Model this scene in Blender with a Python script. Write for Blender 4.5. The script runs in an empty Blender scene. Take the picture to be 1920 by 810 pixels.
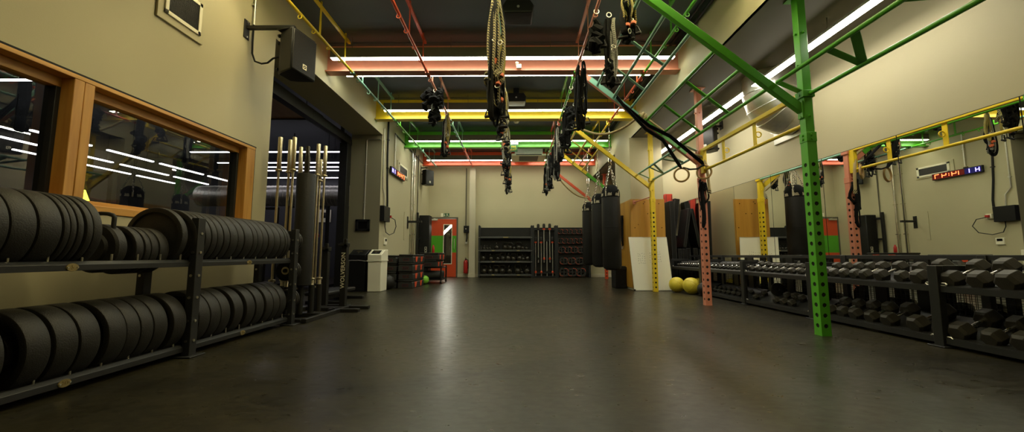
LED, LEDW, LEDF, EXPO, LEDN = 26., 40., 6., 0., 36.
import bpy, math, random
from math import sin, cos, pi, radians, sqrt, atan2
from mathutils import Vector as V, Matrix
COL = bpy.context.scene.collection
# ------------------------------------------------------------------ materials
def mat(name, col, rough=.5, metal=0., spec=.5, noise=0., nscale=30., bump=0., bscale=60., coat=0., emit=None, estr=0.):
    m = bpy.data.materials.new(name); m.use_nodes = True
    n = m.node_tree.nodes; l = m.node_tree.links; p = n['Principled BSDF']
    p.inputs['Base Color'].default_value = (*col, 1); p.inputs['Roughness'].default_value = rough
    p.inputs['Metallic'].default_value = metal; p.inputs['Specular IOR Level'].default_value = spec
    p.inputs['Coat Weight'].default_value = coat
    if emit:
        p.inputs['Emission Color'].default_value = (*emit, 1); p.inputs['Emission Strength'].default_value = estr
    if noise or bump:
        tc = n.new('ShaderNodeTexCoord')
    if noise:
        t = n.new('ShaderNodeTexNoise'); t.inputs['Scale'].default_value = nscale; t.inputs['Detail'].default_value = 5
        l.new(tc.outputs['Object'], t.inputs['Vector'])
        r = n.new('ShaderNodeMix'); r.data_type = 'RGBA'
        r.inputs[6].default_value = (*[c*(1-noise) for c in col], 1); r.inputs[7].default_value = (*[min(1, c*(1+noise)) for c in col], 1)
        l.new(t.outputs['Fac'], r.inputs[0]); l.new(r.outputs[2], p.inputs['Base Color'])
    if bump:
        t2 = n.new('ShaderNodeTexNoise'); t2.inputs['Scale'].default_value = bscale; t2.inputs['Detail'].default_value = 4
        l.new(tc.outputs['Object'], t2.inputs['Vector'])
        b = n.new('ShaderNodeBump'); b.inputs['Strength'].default_value = bump; b.inputs['Distance'].default_value = .01
        l.new(t2.outputs['Fac'], b.inputs['Height']); l.new(b.outputs['Normal'], p.inputs['Normal'])
    return m
M = {}
M['wall'] = mat('wall paint', (.46, .412, .255), .62, noise=.05, nscale=1.5, bump=.05, bscale=90)
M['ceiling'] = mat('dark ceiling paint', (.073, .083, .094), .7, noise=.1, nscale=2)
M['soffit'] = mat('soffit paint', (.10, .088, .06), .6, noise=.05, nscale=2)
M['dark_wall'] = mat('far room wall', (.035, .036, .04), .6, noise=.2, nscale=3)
M['base'] = mat('skirting paint', (.5, .45, .32), .5)
M['salmon'] = mat('salmon powder coat', (.62, .235, .15), .35, noise=.06, nscale=12)
M['yellow'] = mat('yellow powder coat', (.72, .52, .018), .35, noise=.06, nscale=12)
M['green'] = mat('green powder coat', (.085, .37, .022), .33, noise=.06, nscale=12)
M['red'] = mat('red powder coat', (.60, .075, .022), .35, noise=.06, nscale=12)
M['teal'] = mat('teal powder coat', (.20, .42, .31), .35, noise=.06, nscale=12)
M['black_metal'] = mat('black powder coated steel', (.012, .0115, .01), .42, spec=.35, noise=.2, nscale=20)
M['rack_metal'] = mat('charcoal rack steel', (.019, .0195, .0195), .42, spec=.4, noise=.15, nscale=20)
M['rubber'] = mat('black rubber', (.0145, .013, .0098), .52, spec=.35, noise=.25, nscale=25, bump=.25, bscale=130)
M['hexrubber'] = mat('dumbbell rubber', (.028, .025, .018), .5, spec=.4, noise=.2, nscale=30, bump=.2, bscale=150)
M['pad'] = mat('black vinyl', (.009, .0085, .0075), .5, spec=.3, noise=.2, nscale=14, bump=.3, bscale=25)
M['fabric'] = mat('black webbing fabric', (.006, .006, .006), .85, spec=.2, bump=.5, bscale=120)
M['chrome'] = mat('chrome', (.75, .73, .68), .18, 1.)
M['steel'] = mat('brushed steel bar', (.62, .55, .40), .3, 1., noise=.15, nscale=40)
M['galv'] = mat('galvanised steel', (.68, .66, .60), .42, 1., noise=.15, nscale=25)
M['brass'] = mat('brass plaque', (.38, .30, .13), .4, .8)
M['white'] = mat('white plastic', (.84, .79, .60), .45)
M['pillar'] = mat('grey pillar paint', (.23, .205, .13), .6, noise=.05, nscale=2)
M['whiteboard'] = mat('whiteboard enamel', (.92, .90, .72), .16, coat=.3)
M['blackplastic'] = mat('black plastic', (.007, .007, .007), .45, spec=.3)
M['greyplastic'] = mat('grey plastic', (.032, .031, .027), .5, spec=.35, noise=.15, nscale=30)
M['gloss'] = mat('glossy black screen', (.006, .006, .007), .08)
M['orange'] = mat('orange red plastic', (.68, .085, .03), .45)
M['redpad'] = mat('red vinyl', (.5, .035, .018), .45)
M['ballyellow'] = mat('yellow leather', (.62, .50, .035), .45, noise=.15, nscale=9, bump=.2, bscale=60)
M['lime'] = mat('lime rubber', (.25, .62, .04), .5)
M['iron'] = mat('cast iron', (.03, .026, .018), .26, .5, noise=.25, nscale=30)
M['signgreen'] = mat('sign green', (.012, .09, .03), .5)
M['ringwood'] = mat('ring wood', (.42, .27, .10), .45, noise=.2, nscale=18)
M['shelf_edge'] = mat('grey shelf steel', (.075, .075, .068), .4, noise=.1, nscale=20)
M['hole'] = mat('dark tube inside', (.01, .01, .01), .8)
M['copper'] = mat('rope binding orange', (.6, .12, .03), .6)
M['screw'] = mat('zinc bolt', (.6, .58, .5), .3, 1.)
M['extred'] = mat('extinguisher red', (.42, .02, .015), .3)

def wood(name, c1, c2, scale, rough=.42, axis='Z'):
    m = mat(name, c1, rough); n = m.node_tree.nodes; l = m.node_tree.links; p = n['Principled BSDF']
    tc = n.new('ShaderNodeTexCoord'); mp = n.new('ShaderNodeMapping')
    s = {'Z': (scale, scale, scale*.07), 'Y': (scale, scale*.07, scale)}[axis]
    mp.inputs['Scale'].default_value = s; l.new(tc.outputs['Object'], mp.inputs['Vector'])
    t = n.new('ShaderNodeTexNoise'); t.inputs['Scale'].default_value = 1.; t.inputs['Detail'].default_value = 7; t.inputs['Distortion'].default_value = .6
    l.new(mp.outputs['Vector'], t.inputs['Vector'])
    r = n.new('ShaderNodeValToRGB'); r.color_ramp.elements[0].position = .32; r.color_ramp.elements[1].position = .68
    r.color_ramp.elements[0].color = (*c1, 1); r.color_ramp.elements[1].color = (*c2, 1)
    l.new(t.outputs['Fac'], r.inputs['Fac']); l.new(r.outputs['Color'], p.inputs['Base Color'])
    # dark knots
    v = n.new('ShaderNodeTexVoronoi'); v.inputs['Scale'].default_value = 4.; l.new(tc.outputs['Object'], v.inputs['Vector'])
    k = n.new('ShaderNodeValToRGB'); k.color_ramp.elements[0].position = .03; k.color_ramp.elements[1].position = .09
    k.color_ramp.elements[0].color = (.35, .25, .15, 1); k.color_ramp.elements[1].color = (1, 1, 1, 1)
    l.new(v.outputs['Distance'], k.inputs['Fac'])
    x = n.new('ShaderNodeMix'); x.data_type = 'RGBA'; x.blend_type = 'MULTIPLY'; x.inputs[0].default_value = 1
    l.new(r.outputs['Color'], x.inputs[6]); l.new(k.outputs['Color'], x.inputs[7]); l.new(x.outputs[2], p.inputs['Base Color'])
    return m
M['pine'] = wood('varnished pine', (.44, .20, .034), (.60, .31, .062), 22)
M['pine_y'] = wood('varnished pine rail', (.46, .21, .036), (.64, .34, .072), 22, axis='Y')
M['ply'] = wood('pine plywood', (.38, .175, .018), (.52, .27, .034), 9)
M['ceilwood'] = wood('timber ceiling panel', (.34, .17, .06), (.46, .25, .10), 12, axis='Y')

def stripes(name, c1, c2, scale, rough=.7):
    m = mat(name, c1, rough); n = m.node_tree.nodes; l = m.node_tree.links; p = n['Principled BSDF']
    tc = n.new('ShaderNodeTexCoord'); w = n.new('ShaderNodeTexWave'); w.bands_direction = 'DIAGONAL'
    w.inputs['Scale'].default_value = scale; w.inputs['Distortion'].default_value = 1.5
    l.new(tc.outputs['Object'], w.inputs['Vector'])
    r = n.new('ShaderNodeValToRGB'); r.color_ramp.elements[0].position = .42; r.color_ramp.elements[1].position = .58
    r.color_ramp.elements[0].color = (*c1, 1); r.color_ramp.elements[1].color = (*c2, 1)
    l.new(w.outputs['Fac'], r.inputs['Fac']); l.new(r.outputs['Color'], p.inputs['Base Color'])
    return m
M['rope'] = stripes('black and tan rope', (.014, .013, .011), (.36, .30, .13), 18)
M['strap_y'] = stripes('yellow and black strap', (.02, .02, .015), (.55, .43, .08), 30)
M['strap_w'] = stripes('black and white strap', (.02, .02, .02), (.42, .40, .33), 34)
M['hemp'] = stripes('manila rope', (.30, .22, .09), (.50, .39, .19), 40, .8)

def floor_mat():
    m = mat('black rubber floor', (.03, .027, .02), .4, spec=.3); n = m.node_tree.nodes; l = m.node_tree.links; p = n['Principled BSDF']
    tc = n.new('ShaderNodeTexCoord')
    def tex(sc, scale=(1, 1, 1), det=6, dist=0.):
        mp = n.new('ShaderNodeMapping'); mp.inputs['Scale'].default_value = scale; l.new(tc.outputs['Object'], mp.inputs['Vector'])
        t = n.new('ShaderNodeTexNoise'); t.inputs['Scale'].default_value = sc; t.inputs['Detail'].default_value = det; t.inputs['Distortion'].default_value = dist
        l.new(mp.outputs['Vector'], t.inputs['Vector']); return t
    def ramp(t, p0, p1, c0, c1):
        r = n.new('ShaderNodeValToRGB'); r.color_ramp.elements[0].position = p0; r.color_ramp.elements[1].position = p1
        r.color_ramp.elements[0].color = (*c0, 1); r.color_ramp.elements[1].color = (*c1, 1); l.new(t.outputs['Fac'], r.inputs['Fac']); return r
    big = ramp(tex(.9, (1, 1.6, 1), 6, .5), .3, .72, (.0105, .0092, .0052), (.034, .029, .0155))
    fine = ramp(tex(26, (1, 1.2, 1), 12, .4), .34, .64, (.72, .72, .72), (1.18, 1.18, 1.18))
    x = n.new('ShaderNodeMix'); x.data_type = 'RGBA'; x.blend_type = 'MULTIPLY'; x.inputs[0].default_value = 1
    l.new(big.outputs[0], x.inputs[6]); l.new(fine.outputs[0], x.inputs[7])
    # pale chalk scuffs in a few places
    sc = ramp(tex(1.3, (1, 3.5, 1), 15, 1.5), .73, .80, (0, 0, 0), (1, 1, 1))
    sp = ramp(tex(38, (1, 1, 1), 2), .74, .79, (0, 0, 0), (.5, .5, .5))
    mx = n.new('ShaderNodeMath'); mx.operation = 'MAXIMUM'; l.new(sc.outputs[0], mx.inputs[0]); l.new(sp.outputs[0], mx.inputs[1])
    ml = n.new('ShaderNodeMath'); ml.operation = 'MULTIPLY'; ml.inputs[1].default_value = .3; l.new(mx.outputs[0], ml.inputs[0])
    y = n.new('ShaderNodeMix'); y.data_type = 'RGBA'; y.inputs[7].default_value = (.15, .135, .095, 1)
    l.new(ml.outputs[0], y.inputs[0]); l.new(x.outputs[2], y.inputs[6]); l.new(y.outputs[2], p.inputs['Base Color'])
    rr = ramp(tex(14, (1, 1.6, 1), 12), .3, .7, (.38, .38, .38), (.27, .27, .27)); l.new(rr.outputs[0], p.inputs['Roughness'])
    b = n.new('ShaderNodeBump'); b.inputs['Strength'].default_value = .09; b.inputs['Distance'].default_value = .006
    t = tex(9, (.7, 2.2, 1), 14); l.new(t.outputs['Fac'], b.inputs['Height']); l.new(b.outputs['Normal'], p.inputs['Normal'])
    return m
M['floor'] = floor_mat()
def emis(name, col, s):
    m = bpy.data.materials.new(name); m.use_nodes = True; n = m.node_tree.nodes; n.clear()
    e = n.new('ShaderNodeEmission'); e.inputs[0].default_value = (*col, 1); e.inputs[1].default_value = s
    o = n.new('ShaderNodeOutputMaterial'); m.node_tree.links.new(e.outputs[0], o.inputs[0]); return m
M['led'] = emis('led diffuser', (.95, .965, .76), LED)
M['led_warm'] = emis('warm led diffuser', (1., .86, .47), LEDN)
M['led_wall'] = emis('led diffuser by wall', (1., .94, .80), LEDW)
M['led_far'] = emis('led diffuser next room', (.95, .90, 1.), LEDF)
M['seg_red'] = emis('red led segment', (1., .16, .05), 6.)
M['seg_blue'] = emis('blue led segment', (.30, .26, 1.), 6.)
M['seg_far'] = emis('red led segment next room', (1., .05, .02), 4.)
M['clockred'] = mat('clock red filter', (.10, .006, .004), .2, emit=(.25, .01, .005), estr=.25)
M['clockblue'] = mat('clock blue filter', (.012, .010, .09), .2, emit=(.02, .02, .3), estr=.25)
def glass_mat():
    m = bpy.data.materials.new('window glass'); m.use_nodes = True; n = m.node_tree.nodes; n.clear(); l = m.node_tree.links
    o = n.new('ShaderNodeOutputMaterial'); t = n.new('ShaderNodeBsdfTransparent'); g = n.new('ShaderNodeBsdfGlossy'); f = n.new('ShaderNodeFresnel'); x = n.new('ShaderNodeMixShader')
    t.inputs[0].default_value = (.88, .90, .86, 1); g.inputs['Roughness'].default_value = .0; f.inputs[0].default_value = 2.1
    gm = n.new('ShaderNodeNewGeometry'); iv = n.new('ShaderNodeMath'); iv.operation = 'SUBTRACT'; iv.inputs[0].default_value = 1.; l.new(gm.outputs['Backfacing'], iv.inputs[1]); mu = n.new('ShaderNodeMath'); mu.operation = 'MULTIPLY'; l.new(f.outputs[0], mu.inputs[0]); l.new(iv.outputs[0], mu.inputs[1])
    l.new(mu.outputs[0], x.inputs[0]); l.new(t.outputs[0], x.inputs[1]); l.new(g.outputs[0], x.inputs[2]); l.new(x.outputs[0], o.inputs[0]); return m
M['glass'] = glass_mat()
M['mirror'] = mat('mirror silver', (.80, .80, .74), .0, 1.)
# ------------------------------------------------------------------ mesh builder
def frame(d):
    d = V(d).normalized(); a = V((0, 0, 1)) if abs(d.z) < .9 else V((1, 0, 0))
    u = d.cross(a).normalized(); return u, d.cross(u).normalized()
class MB:
    def __init__(s): s.v = []; s.f = []; s.m = []; s.k = 0
    def mi(s, k): s.k = k; return s
    def add(s, vs, fs):
        b = len(s.v); s.v += [tuple(x) for x in vs]; s.f += [[i+b for i in f] for f in fs]; s.m += [s.k]*len(fs); return s
    def box(s, x0, y0, z0, x1, y1, z1):
        vs = [(x, y, z) for z in (z0, z1) for y in (y0, y1) for x in (x0, x1)]
        return s.add(vs, [(0, 2, 3, 1), (4, 5, 7, 6), (0, 1, 5, 4), (2, 6, 7, 3), (0, 4, 6, 2), (1, 3, 7, 5)])
    def cbox(s, c, d): return s.box(c[0]-d[0]/2, c[1]-d[1]/2, c[2]-d[2]/2, c[0]+d[0]/2, c[1]+d[1]/2, c[2]+d[2]/2)
    def bar(s, p0, p1, w, h, up=(0, 0, 1)):
        p0, p1 = V(p0), V(p1); d = (p1-p0).normalized(); u = d.cross(V(up)).normalized(); t = u.cross(d)
        vs = [p+u*a*w/2+t*b*h/2 for p in (p0, p1) for b in (-1, 1) for a in (-1, 1)]
        return s.add(vs, [(0, 2, 3, 1), (4, 5, 7, 6), (0, 1, 5, 4), (2, 6, 7, 3), (0, 4, 6, 2), (1, 3, 7, 5)])
    def cyl(s, p0, p1, r0, r1=None, n=16, caps=True):
        r1 = r0 if r1 is None else r1; p0, p1 = V(p0), V(p1); u, w = frame(p1-p0)
        vs = [p+(u*cos(2*pi*i/n)+w*sin(2*pi*i/n))*r for p, r in ((p0, r0), (p1, r1)) for i in range(n)]
        fs = [(i, (i+1) % n, n+(i+1) % n, n+i) for i in range(n)]
        if caps: fs += [tuple(range(n-1, -1, -1)), tuple(range(n, 2*n))]
        return s.add(vs, fs)
    def tube(s, pts, r, n=8, closed=False, flat=1.):
        pts = [V(p) for p in pts]; N = len(pts); vs = []; u = None
        for i, p in enumerate(pts):
            a = pts[(i-1) % N] if closed or i else pts[0]; b = pts[(i+1) % N] if closed or i < N-1 else pts[-1]
            d = (b-a).normalized()
            if u is None: u, w = frame(d)
            else:
                u = (u-d*u.dot(d)).normalized(); w = d.cross(u)
            rr = r[i] if isinstance(r, (list, tuple)) else r
            vs += [p+(u*cos(2*pi*j/n)*flat+w*sin(2*pi*j/n))*rr for j in range(n)]
        fs = []
        for i in range(N if closed else N-1):
            k = (i+1) % N; fs += [(i*n+j, i*n+(j+1) % n, k*n+(j+1) % n, k*n+j) for j in range(n)]
        if not closed: fs += [tuple(range(n-1, -1, -1)), tuple(range((N-1)*n, N*n))]
        return s.add(vs, fs)
    def lathe(s, prof, base=(0, 0, 0), axis=(0, 0, 1), n=24):
        base, ax = V(base), V(axis).normalized(); u, w = frame(ax); vs = []
        for r, h in prof: vs += [base+ax*h+(u*cos(2*pi*i/n)+w*sin(2*pi*i/n))*r for i in range(n)]
        fs = []
        for k in range(len(prof)-1): fs += [(k*n+i, k*n+(i+1) % n, (k+1)*n+(i+1) % n, (k+1)*n+i) for i in range(n)]
        if prof[0][0] > 1e-6: fs.append(tuple(range(n-1, -1, -1)))
        if prof[-1][0] > 1e-6: fs.append(tuple(range((len(prof)-1)*n, len(prof)*n)))
        return s.add(vs, fs)
    def ring(s, prof, base, axis, n=40):          # closed profile swept round an axis
        base, ax = V(base), V(axis).normalized(); u, w = frame(ax); vs = []; K = len(prof)
        for r, h in prof: vs += [base+ax*h+(u*cos(2*pi*i/n)+w*sin(2*pi*i/n))*r for i in range(n)]
        return s.add(vs, [(k*n+i, k*n+(i+1) % n, ((k+1) % K)*n+(i+1) % n, ((k+1) % K)*n+i) for k in range(K) for i in range(n)])
    def torus(s, c, axis, R, r, n=28, k=8): return s.ring([(R+r*cos(2*pi*j/k), r*sin(2*pi*j/k)) for j in range(k)], c, axis, n)
    def prism(s, poly, vec):
        n = len(poly); vec = V(vec); vs = [V(p) for p in poly]+[V(p)+vec for p in poly]
        return s.add(vs, [tuple(range(n-1, -1, -1)), tuple(range(n, 2*n))]+[(i, (i+1) % n, n+(i+1) % n, n+i) for i in range(n)])
    def sphere(s, c, r, n=24, k=14, sq=1.):
        return s.lathe([(max(1e-7, r*sin(pi*j/k)), -r*sq*cos(pi*j/k)) for j in range(k+1)], c, (0, 0, 1), n)
    def build(s, name, mats, parent=None, bevel=0., smooth=True, local=False):
        me = bpy.data.meshes.new(name); o = bpy.data.objects.new(name, me); COL.objects.link(o)
        off = V((0, 0, 0))
        if parent is not None:
            o.parent = parent
            if not local:
                q = parent
                while q is not None: off += q.location; q = q.parent
        elif not local and s.v:
            xs = [p[0] for p in s.v]; ys = [p[1] for p in s.v]; zs = [p[2] for p in s.v]
            off = V(((min(xs)+max(xs))/2, (min(ys)+max(ys))/2, min(zs))); o.location = off
        me.from_pydata([tuple(V(p)-off) for p in s.v], [], s.f); 
        ms = mats if isinstance(mats, (list, tuple)) else [mats]
        for m in ms: me.materials.append(M[m] if isinstance(m, str) else m)
        for p, k in zip(me.polygons, s.m): p.material_index = min(k, len(ms)-1)
        import bmesh
        bm = bmesh.new(); bm.from_mesh(me); bmesh.ops.recalc_face_normals(bm, faces=bm.faces); bm.to_mesh(me); bm.free()
        if smooth:
            me.shade_smooth(); me.set_sharp_from_angle(angle=radians(38))
        if bevel:
            b = o.modifiers.new('edge', 'BEVEL'); b.width = bevel; b.segments = 2; b.limit_method = 'ANGLE'; b.angle_limit = radians(40)
        me.update(); return o
def tag(o, label, cat, group=None, kind=None):
    if label: o['label'] = label
    if cat: o['category'] = cat
    if group: o['group'] = group
    if kind: o['kind'] = kind
    return o
def thing(name, label, cat, loc=(0, 0, 0), group=None, rot=0):
    o = bpy.data.objects.new(name, None); COL.objects.link(o); o.location = loc; o.rotation_euler = (0, 0, rot); o.empty_display_size = .1
    return tag(o, label, cat, group)
def struct(name, mb, m, bevel=0., parent=None):
    o = mb.build(name, m, parent, bevel); 
    if parent is None: o['kind'] = 'structure'
    return o
KIDS = {}
def copy_tree(o, parent=None):
    c = o.copy(); COL.objects.link(c)
    if parent is not None: c.parent = parent; c.matrix_parent_inverse = o.matrix_parent_inverse
    for ch in KIDS.get(o.name, []): copy_tree(ch, c)
    return c
def reg(root):        # remember a prototype's children before copying it
    for ch in [x for x in COL.objects if x.parent == root]:
        KIDS.setdefault(root.name, []).append(ch); reg(ch)
ORD = ['first','second','third','fourth','fifth','sixth','seventh','eighth','ninth','tenth','eleventh','twelfth','thirteenth','fourteenth','fifteenth','sixteenth','seventeenth','eighteenth','nineteenth','twentieth']
SEG = {'0':'abcdef','1':'bc','4':'fgbc','7':'abc','H':'fgbce'}
def segs(mb, ch, o, ux, uz, nrm, w, h, t):   # seven-segment glyph as thin slabs
    o, ux, uz, nrm = V(o), V(ux), V(uz), V(nrm)
    P = {'a': ((0, h), (w, h)), 'b': ((w, h), (w, h/2)), 'c': ((w, h/2), (w, 0)), 'd': ((0, 0), (w, 0)), 'e': ((0, h/2), (0, 0)), 'f': ((0, h), (0, h/2)), 'g': ((0, h/2), (w, h/2))}
    for c in SEG[ch]:
        (x0, z0), (x1, z1) = P[c]; mb.bar(o+ux*x0+uz*z0, o+ux*x1+uz*z1, t, .004, nrm)
def text_mesh(txt, size, depth=.002):
    cu = bpy.data.curves.new('txt', 'FONT'); cu.body = txt; cu.size = size; cu.extrude = depth; cu.align_x = 'CENTER'; cu.align_y = 'CENTER'; cu.resolution_u = 2
    ob = bpy.data.objects.new('txt', cu); COL.objects.link(ob); dg = bpy.context.evaluated_depsgraph_get(); me = bpy.data.meshes.new_from_object(ob.evaluated_get(dg))
    vs = [v.co.copy() for v in me.vertices]; fs = [tuple(p.vertices) for p in me.polygons]; bpy.data.objects.remove(ob); bpy.data.curves.remove(cu); bpy.data.meshes.remove(me); return vs, fs
def put_text(mb, txt, size, o, ux, uz, depth=.002):
    o, ux, uz = V(o), V(ux).normalized(), V(uz).normalized(); nn = ux.cross(uz); vs, fs = text_mesh(txt, size, depth)
    mb.add([o+ux*p.x+uz*p.y+nn*p.z for p in vs], fs)
M['tube'] = emis('yellow tube', (.9, .85, .08), 4.)
M['led_stair'] = emis('stair light', (1., .95, .85), 160.); M['darkred'] = mat('dark red plastic', (.12, .012, .008), .5)
# ------------------------------------------------------------------ the room
XL, XR, XB, XP, D, ZC = -3.152, 4.2, 2.713, 3.012, 14.1, 4.3
YP = [1.66, 3.95, 6.26, 8.55, 10.86, 13.08]
struct('floor', MB().box(-14.2, -3.2, -.1, 4.4, D+.3, 0), 'floor')
struct('ceiling', MB().box(-14.2, -3.2, ZC, 4.4, D+.3, ZC+.1), 'ceiling')
wl = MB()
wl.box(XL-.22, -3.2, 0, XL, 4.867, 1.09).box(XL-.22, -3.2, 2.07, XL, 4.867, ZC).box(XL-.22, -3.2, 1.09, XL, .74, 2.07).box(XL-.22, 4.6, 1.09, XL, 4.867, 2.07)
struct('wall_left', wl, 'wall')
struct('beam_left', MB().box(XL-.7, 4.867, 3.62, XL, 9.008, ZC), 'wall')
struct('wall_left_far', MB().box(XL-.72, 9.008, 0, XL, D, ZC), 'wall')
struct('trim_2', MB().box(XL-.72, 9.0, 0, XL, 9.0075, 3.62), 'pillar')  # thin sheet, darker than the wall, over the pillar front
struct('wall_back', MB().box(-4.2, D, 0, -3.11, D+.2, ZC).box(-2.12, D, 0, 4.4, D+.2, ZC).box(-3.11, D, 2.085, -2.12, D+.2, ZC), 'wall')
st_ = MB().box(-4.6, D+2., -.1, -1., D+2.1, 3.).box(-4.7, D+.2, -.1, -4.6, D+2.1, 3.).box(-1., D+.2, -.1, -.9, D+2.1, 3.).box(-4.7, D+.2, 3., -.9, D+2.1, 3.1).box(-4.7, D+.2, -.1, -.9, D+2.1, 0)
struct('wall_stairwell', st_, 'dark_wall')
struct('wall_right', MB().box(XR+.012, -3.2, 0, XR+.2, D, ZC), 'wall')
struct('wall_front', MB().box(-14.2, -3.2, 0, 4.4, -3., ZC), 'wall')
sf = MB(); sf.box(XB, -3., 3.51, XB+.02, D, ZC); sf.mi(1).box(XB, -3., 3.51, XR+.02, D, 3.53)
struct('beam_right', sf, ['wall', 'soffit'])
# pillar at the back wall, column with timber lining on the right
struct('pillar_back', MB().box(-1.645, D-.22, 0, -1.43, D, 3.9), 'base')
struct('column_right', MB().box(2.655, 8.93, 0, 3.40, 10.25, 3.51), 'wall')
ply = MB(); ply.box(2.63, 8.905, .05, 3.41, 8.928, 2.055); ply.box(2.63, 8.928, .05, 2.653, 10.26, 2.055)
o = ply.build('trim_1', 'ply'); o['kind'] = 'structure'
pg = MB()
for (x, z) in [(2.75,1.95),(2.93,1.95),(3.28,1.95),(3.02,1.72),(3.15,1.72),(2.72,1.4),(2.86,1.12),(3.2,1.18),(3.33,1.4)]: pg.cyl((x, 8.906, z), (x, 8.900, z), .011, n=10)
pg.build('screw', 'iron', o)
struct('baseboard_back', MB().box(-3.15, D-.018, 0, 2.0, D, .11).box(2.0, D-.018, 0, 4.2, D, .11).box(-1.665, D-.24, 0, -1.41, D-.2, .13), 'base', .004)
struct('baseboard_left', MB().box(XL, 9.0, 0, XL+.016, D-.02, .1), 'base', .004)
# far room behind the window and the opening
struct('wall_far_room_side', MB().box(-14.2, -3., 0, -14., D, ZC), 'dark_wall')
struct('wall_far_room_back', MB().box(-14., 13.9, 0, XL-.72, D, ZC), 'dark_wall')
# coloured steel I-beams under the ceiling
names = ['yellow', 'green', 'salmon', 'yellow', 'green', 'red']
for y, c in zip(YP, names):
    b = MB(); x0, x1 = XL+.001, XB-.001
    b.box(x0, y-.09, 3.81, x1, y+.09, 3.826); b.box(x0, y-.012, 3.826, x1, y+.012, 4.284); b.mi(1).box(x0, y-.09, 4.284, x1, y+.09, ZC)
    o = b.build('ceiling_beam', [c, 'ceiling']); o['kind'] = 'structure'  # top flange in dark ceiling paint, painting in the shade up there
# linear led battens by the beams; unseen rear ones added to brighten the room
def batten(x0, x1, y, z, m='led', label='', w=.09):
    r = thing('led_batten', label, 'ceiling light', ((x0+x1)/2, y, z), 'linear led battens along the ceiling beams')
    h = MB().box(x0, y-w/2, z, x1, y+w/2, z+.16)
    for k in range(4): 
        xx = x0+(x1-x0)*(.06+.29*k); h.cyl((xx, y, z+.15), (xx, y, ZC-.001), .004, n=6)
    h.build('housing', 'soffit', r)
    MB().box(x0+.01, y-w/2+.006, z-.012, x1-.01, y+w/2-.006, z-.0005).build('diffuser', m, r)['label'] = 'glowing white diffuser'
zb = 3.945
for (x0, x1, y, lb) in [(-2.98, 2.56, 6.02, 'white led batten in front of the salmon beam'), (-3.0, 2.38, 6.60, 'white led batten behind the salmon beam'), (-2.89, 2.4, 8.31, 'white led batten in front of the yellow beam'), (-2.9, 2.4, 8.80, 'led batten tucked behind the yellow beam'),
    (-2.97, 2.57, 10.62, 'white led batten in front of the green beam'), (-2.95, 2.5, 11.11, 'led batten tucked behind the green beam'), (-2.97, -.03, 12.84, 'short white led batten left of the air conditioner by the red beam'), (.48, 2.62, 12.84, 'short white led batten right of the air conditioner by the red beam'), (-2.95, 2.5, 13.33, 'led batten tucked behind the red beam'),
    (-2.9, 2.5, 3.71, 'white led batten overhead nearest the camera'), (-2.9, 2.5, 4.2, 'white led batten behind the overhead one nearest the camera'), (-2.9, 2.5, 1.4, 'white led batten behind the camera')]: batten(x0, x1, y, zb, 'led_warm' if y < 5 else 'led', label=lb)
# long strip along the right wall
r = thing('led_batten', 'long white led strip running along the right wall under the soffit', 'ceiling light', (3.6, 5, 3.31), 'linear led battens along the ceiling beams')
h = MB()
for a, b_ in ((3.3, 6.95), (6.96, 11.6)): h.box(3.545, a, 3.31, 3.655, b_, 3.345)
for yy in (3.4, 4.3, 6., 7.4, 9., 11.): h.cyl((3.60, yy, 3.34), (3.60, yy, 3.509), .005, n=6)
h.build('housing', 'galv', r)
MB().box(3.55, 3.32, 3.298, 3.65, 11.58, 3.3095).build('diffuser', 'led_wall', r)['label'] = 'glowing white diffuser'
# next room battens
for i, (y, x0, x1, z) in enumerate([(10.05, -8.6, -4.52, 3.5), (11.26, -8.8, -4.95, 3.5), (11.82, -8.8, -5.45, 3.5), (12.33, -8.8, -5.46, 3.5), (13.5, -8.8, -6.23, 3.5), (6.2, -8.7, -5.9, 3.7), (4.2, -8.7, -5.4, 3.7), (2.0, -8.7, -5.4, 3.7)]):
    r = thing('led_batten', '%s led batten back in the dark room beyond the opening' % ORD[i] if i < 5 else '%s led batten above the dark room behind the window' % ORD[i-5], 'ceiling light', ((x0+x1)/2, y, z), 'led battens in the next room')
    h = MB().box(x0, y-.03, z, x1, y+.03, z+.03)
    for k in (.1, .5, .9): h.cyl((x0+(x1-x0)*k, y, z+.02), (x0+(x1-x0)*k, y, ZC-.001), .004, n=6)
    h.build('housing', 'blackplastic', r); MB().box(x0+.01, y-.026, z-.02, x1-.01, y+.026, z-.0005).build('diffuser', 'led_far', r)
k_ = 0
for (x, z) in ((-9.8, 3.31), (-10.9, 3.29), (-12.1, 3.33)):  # strips added behind the glass to draw its sloping lines of light
    for (a, b_) in ((7.6, 8.75), (9.1, 10.3), (10.5, 12.0), (12.2, 13.6)):
        r = thing('led_batten', 'led batten behind the window glass running away, %s of that group' % ORD[k_], 'ceiling light', (x, (a+b_)/2, z), 'led battens in the next room'); k_ += 1
        MB().box(x-.03, a, z, x+.03, b_, z+.03).cyl((x, (a+b_)/2, z+.02), (x, (a+b_)/2, ZC-.001), .005, n=6).build('housing', 'blackplastic', r); MB().box(x-.035, a+.01, z-.03, x+.035, b_-.01, z-.0005).build('diffuser', 'led_far', r)
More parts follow.
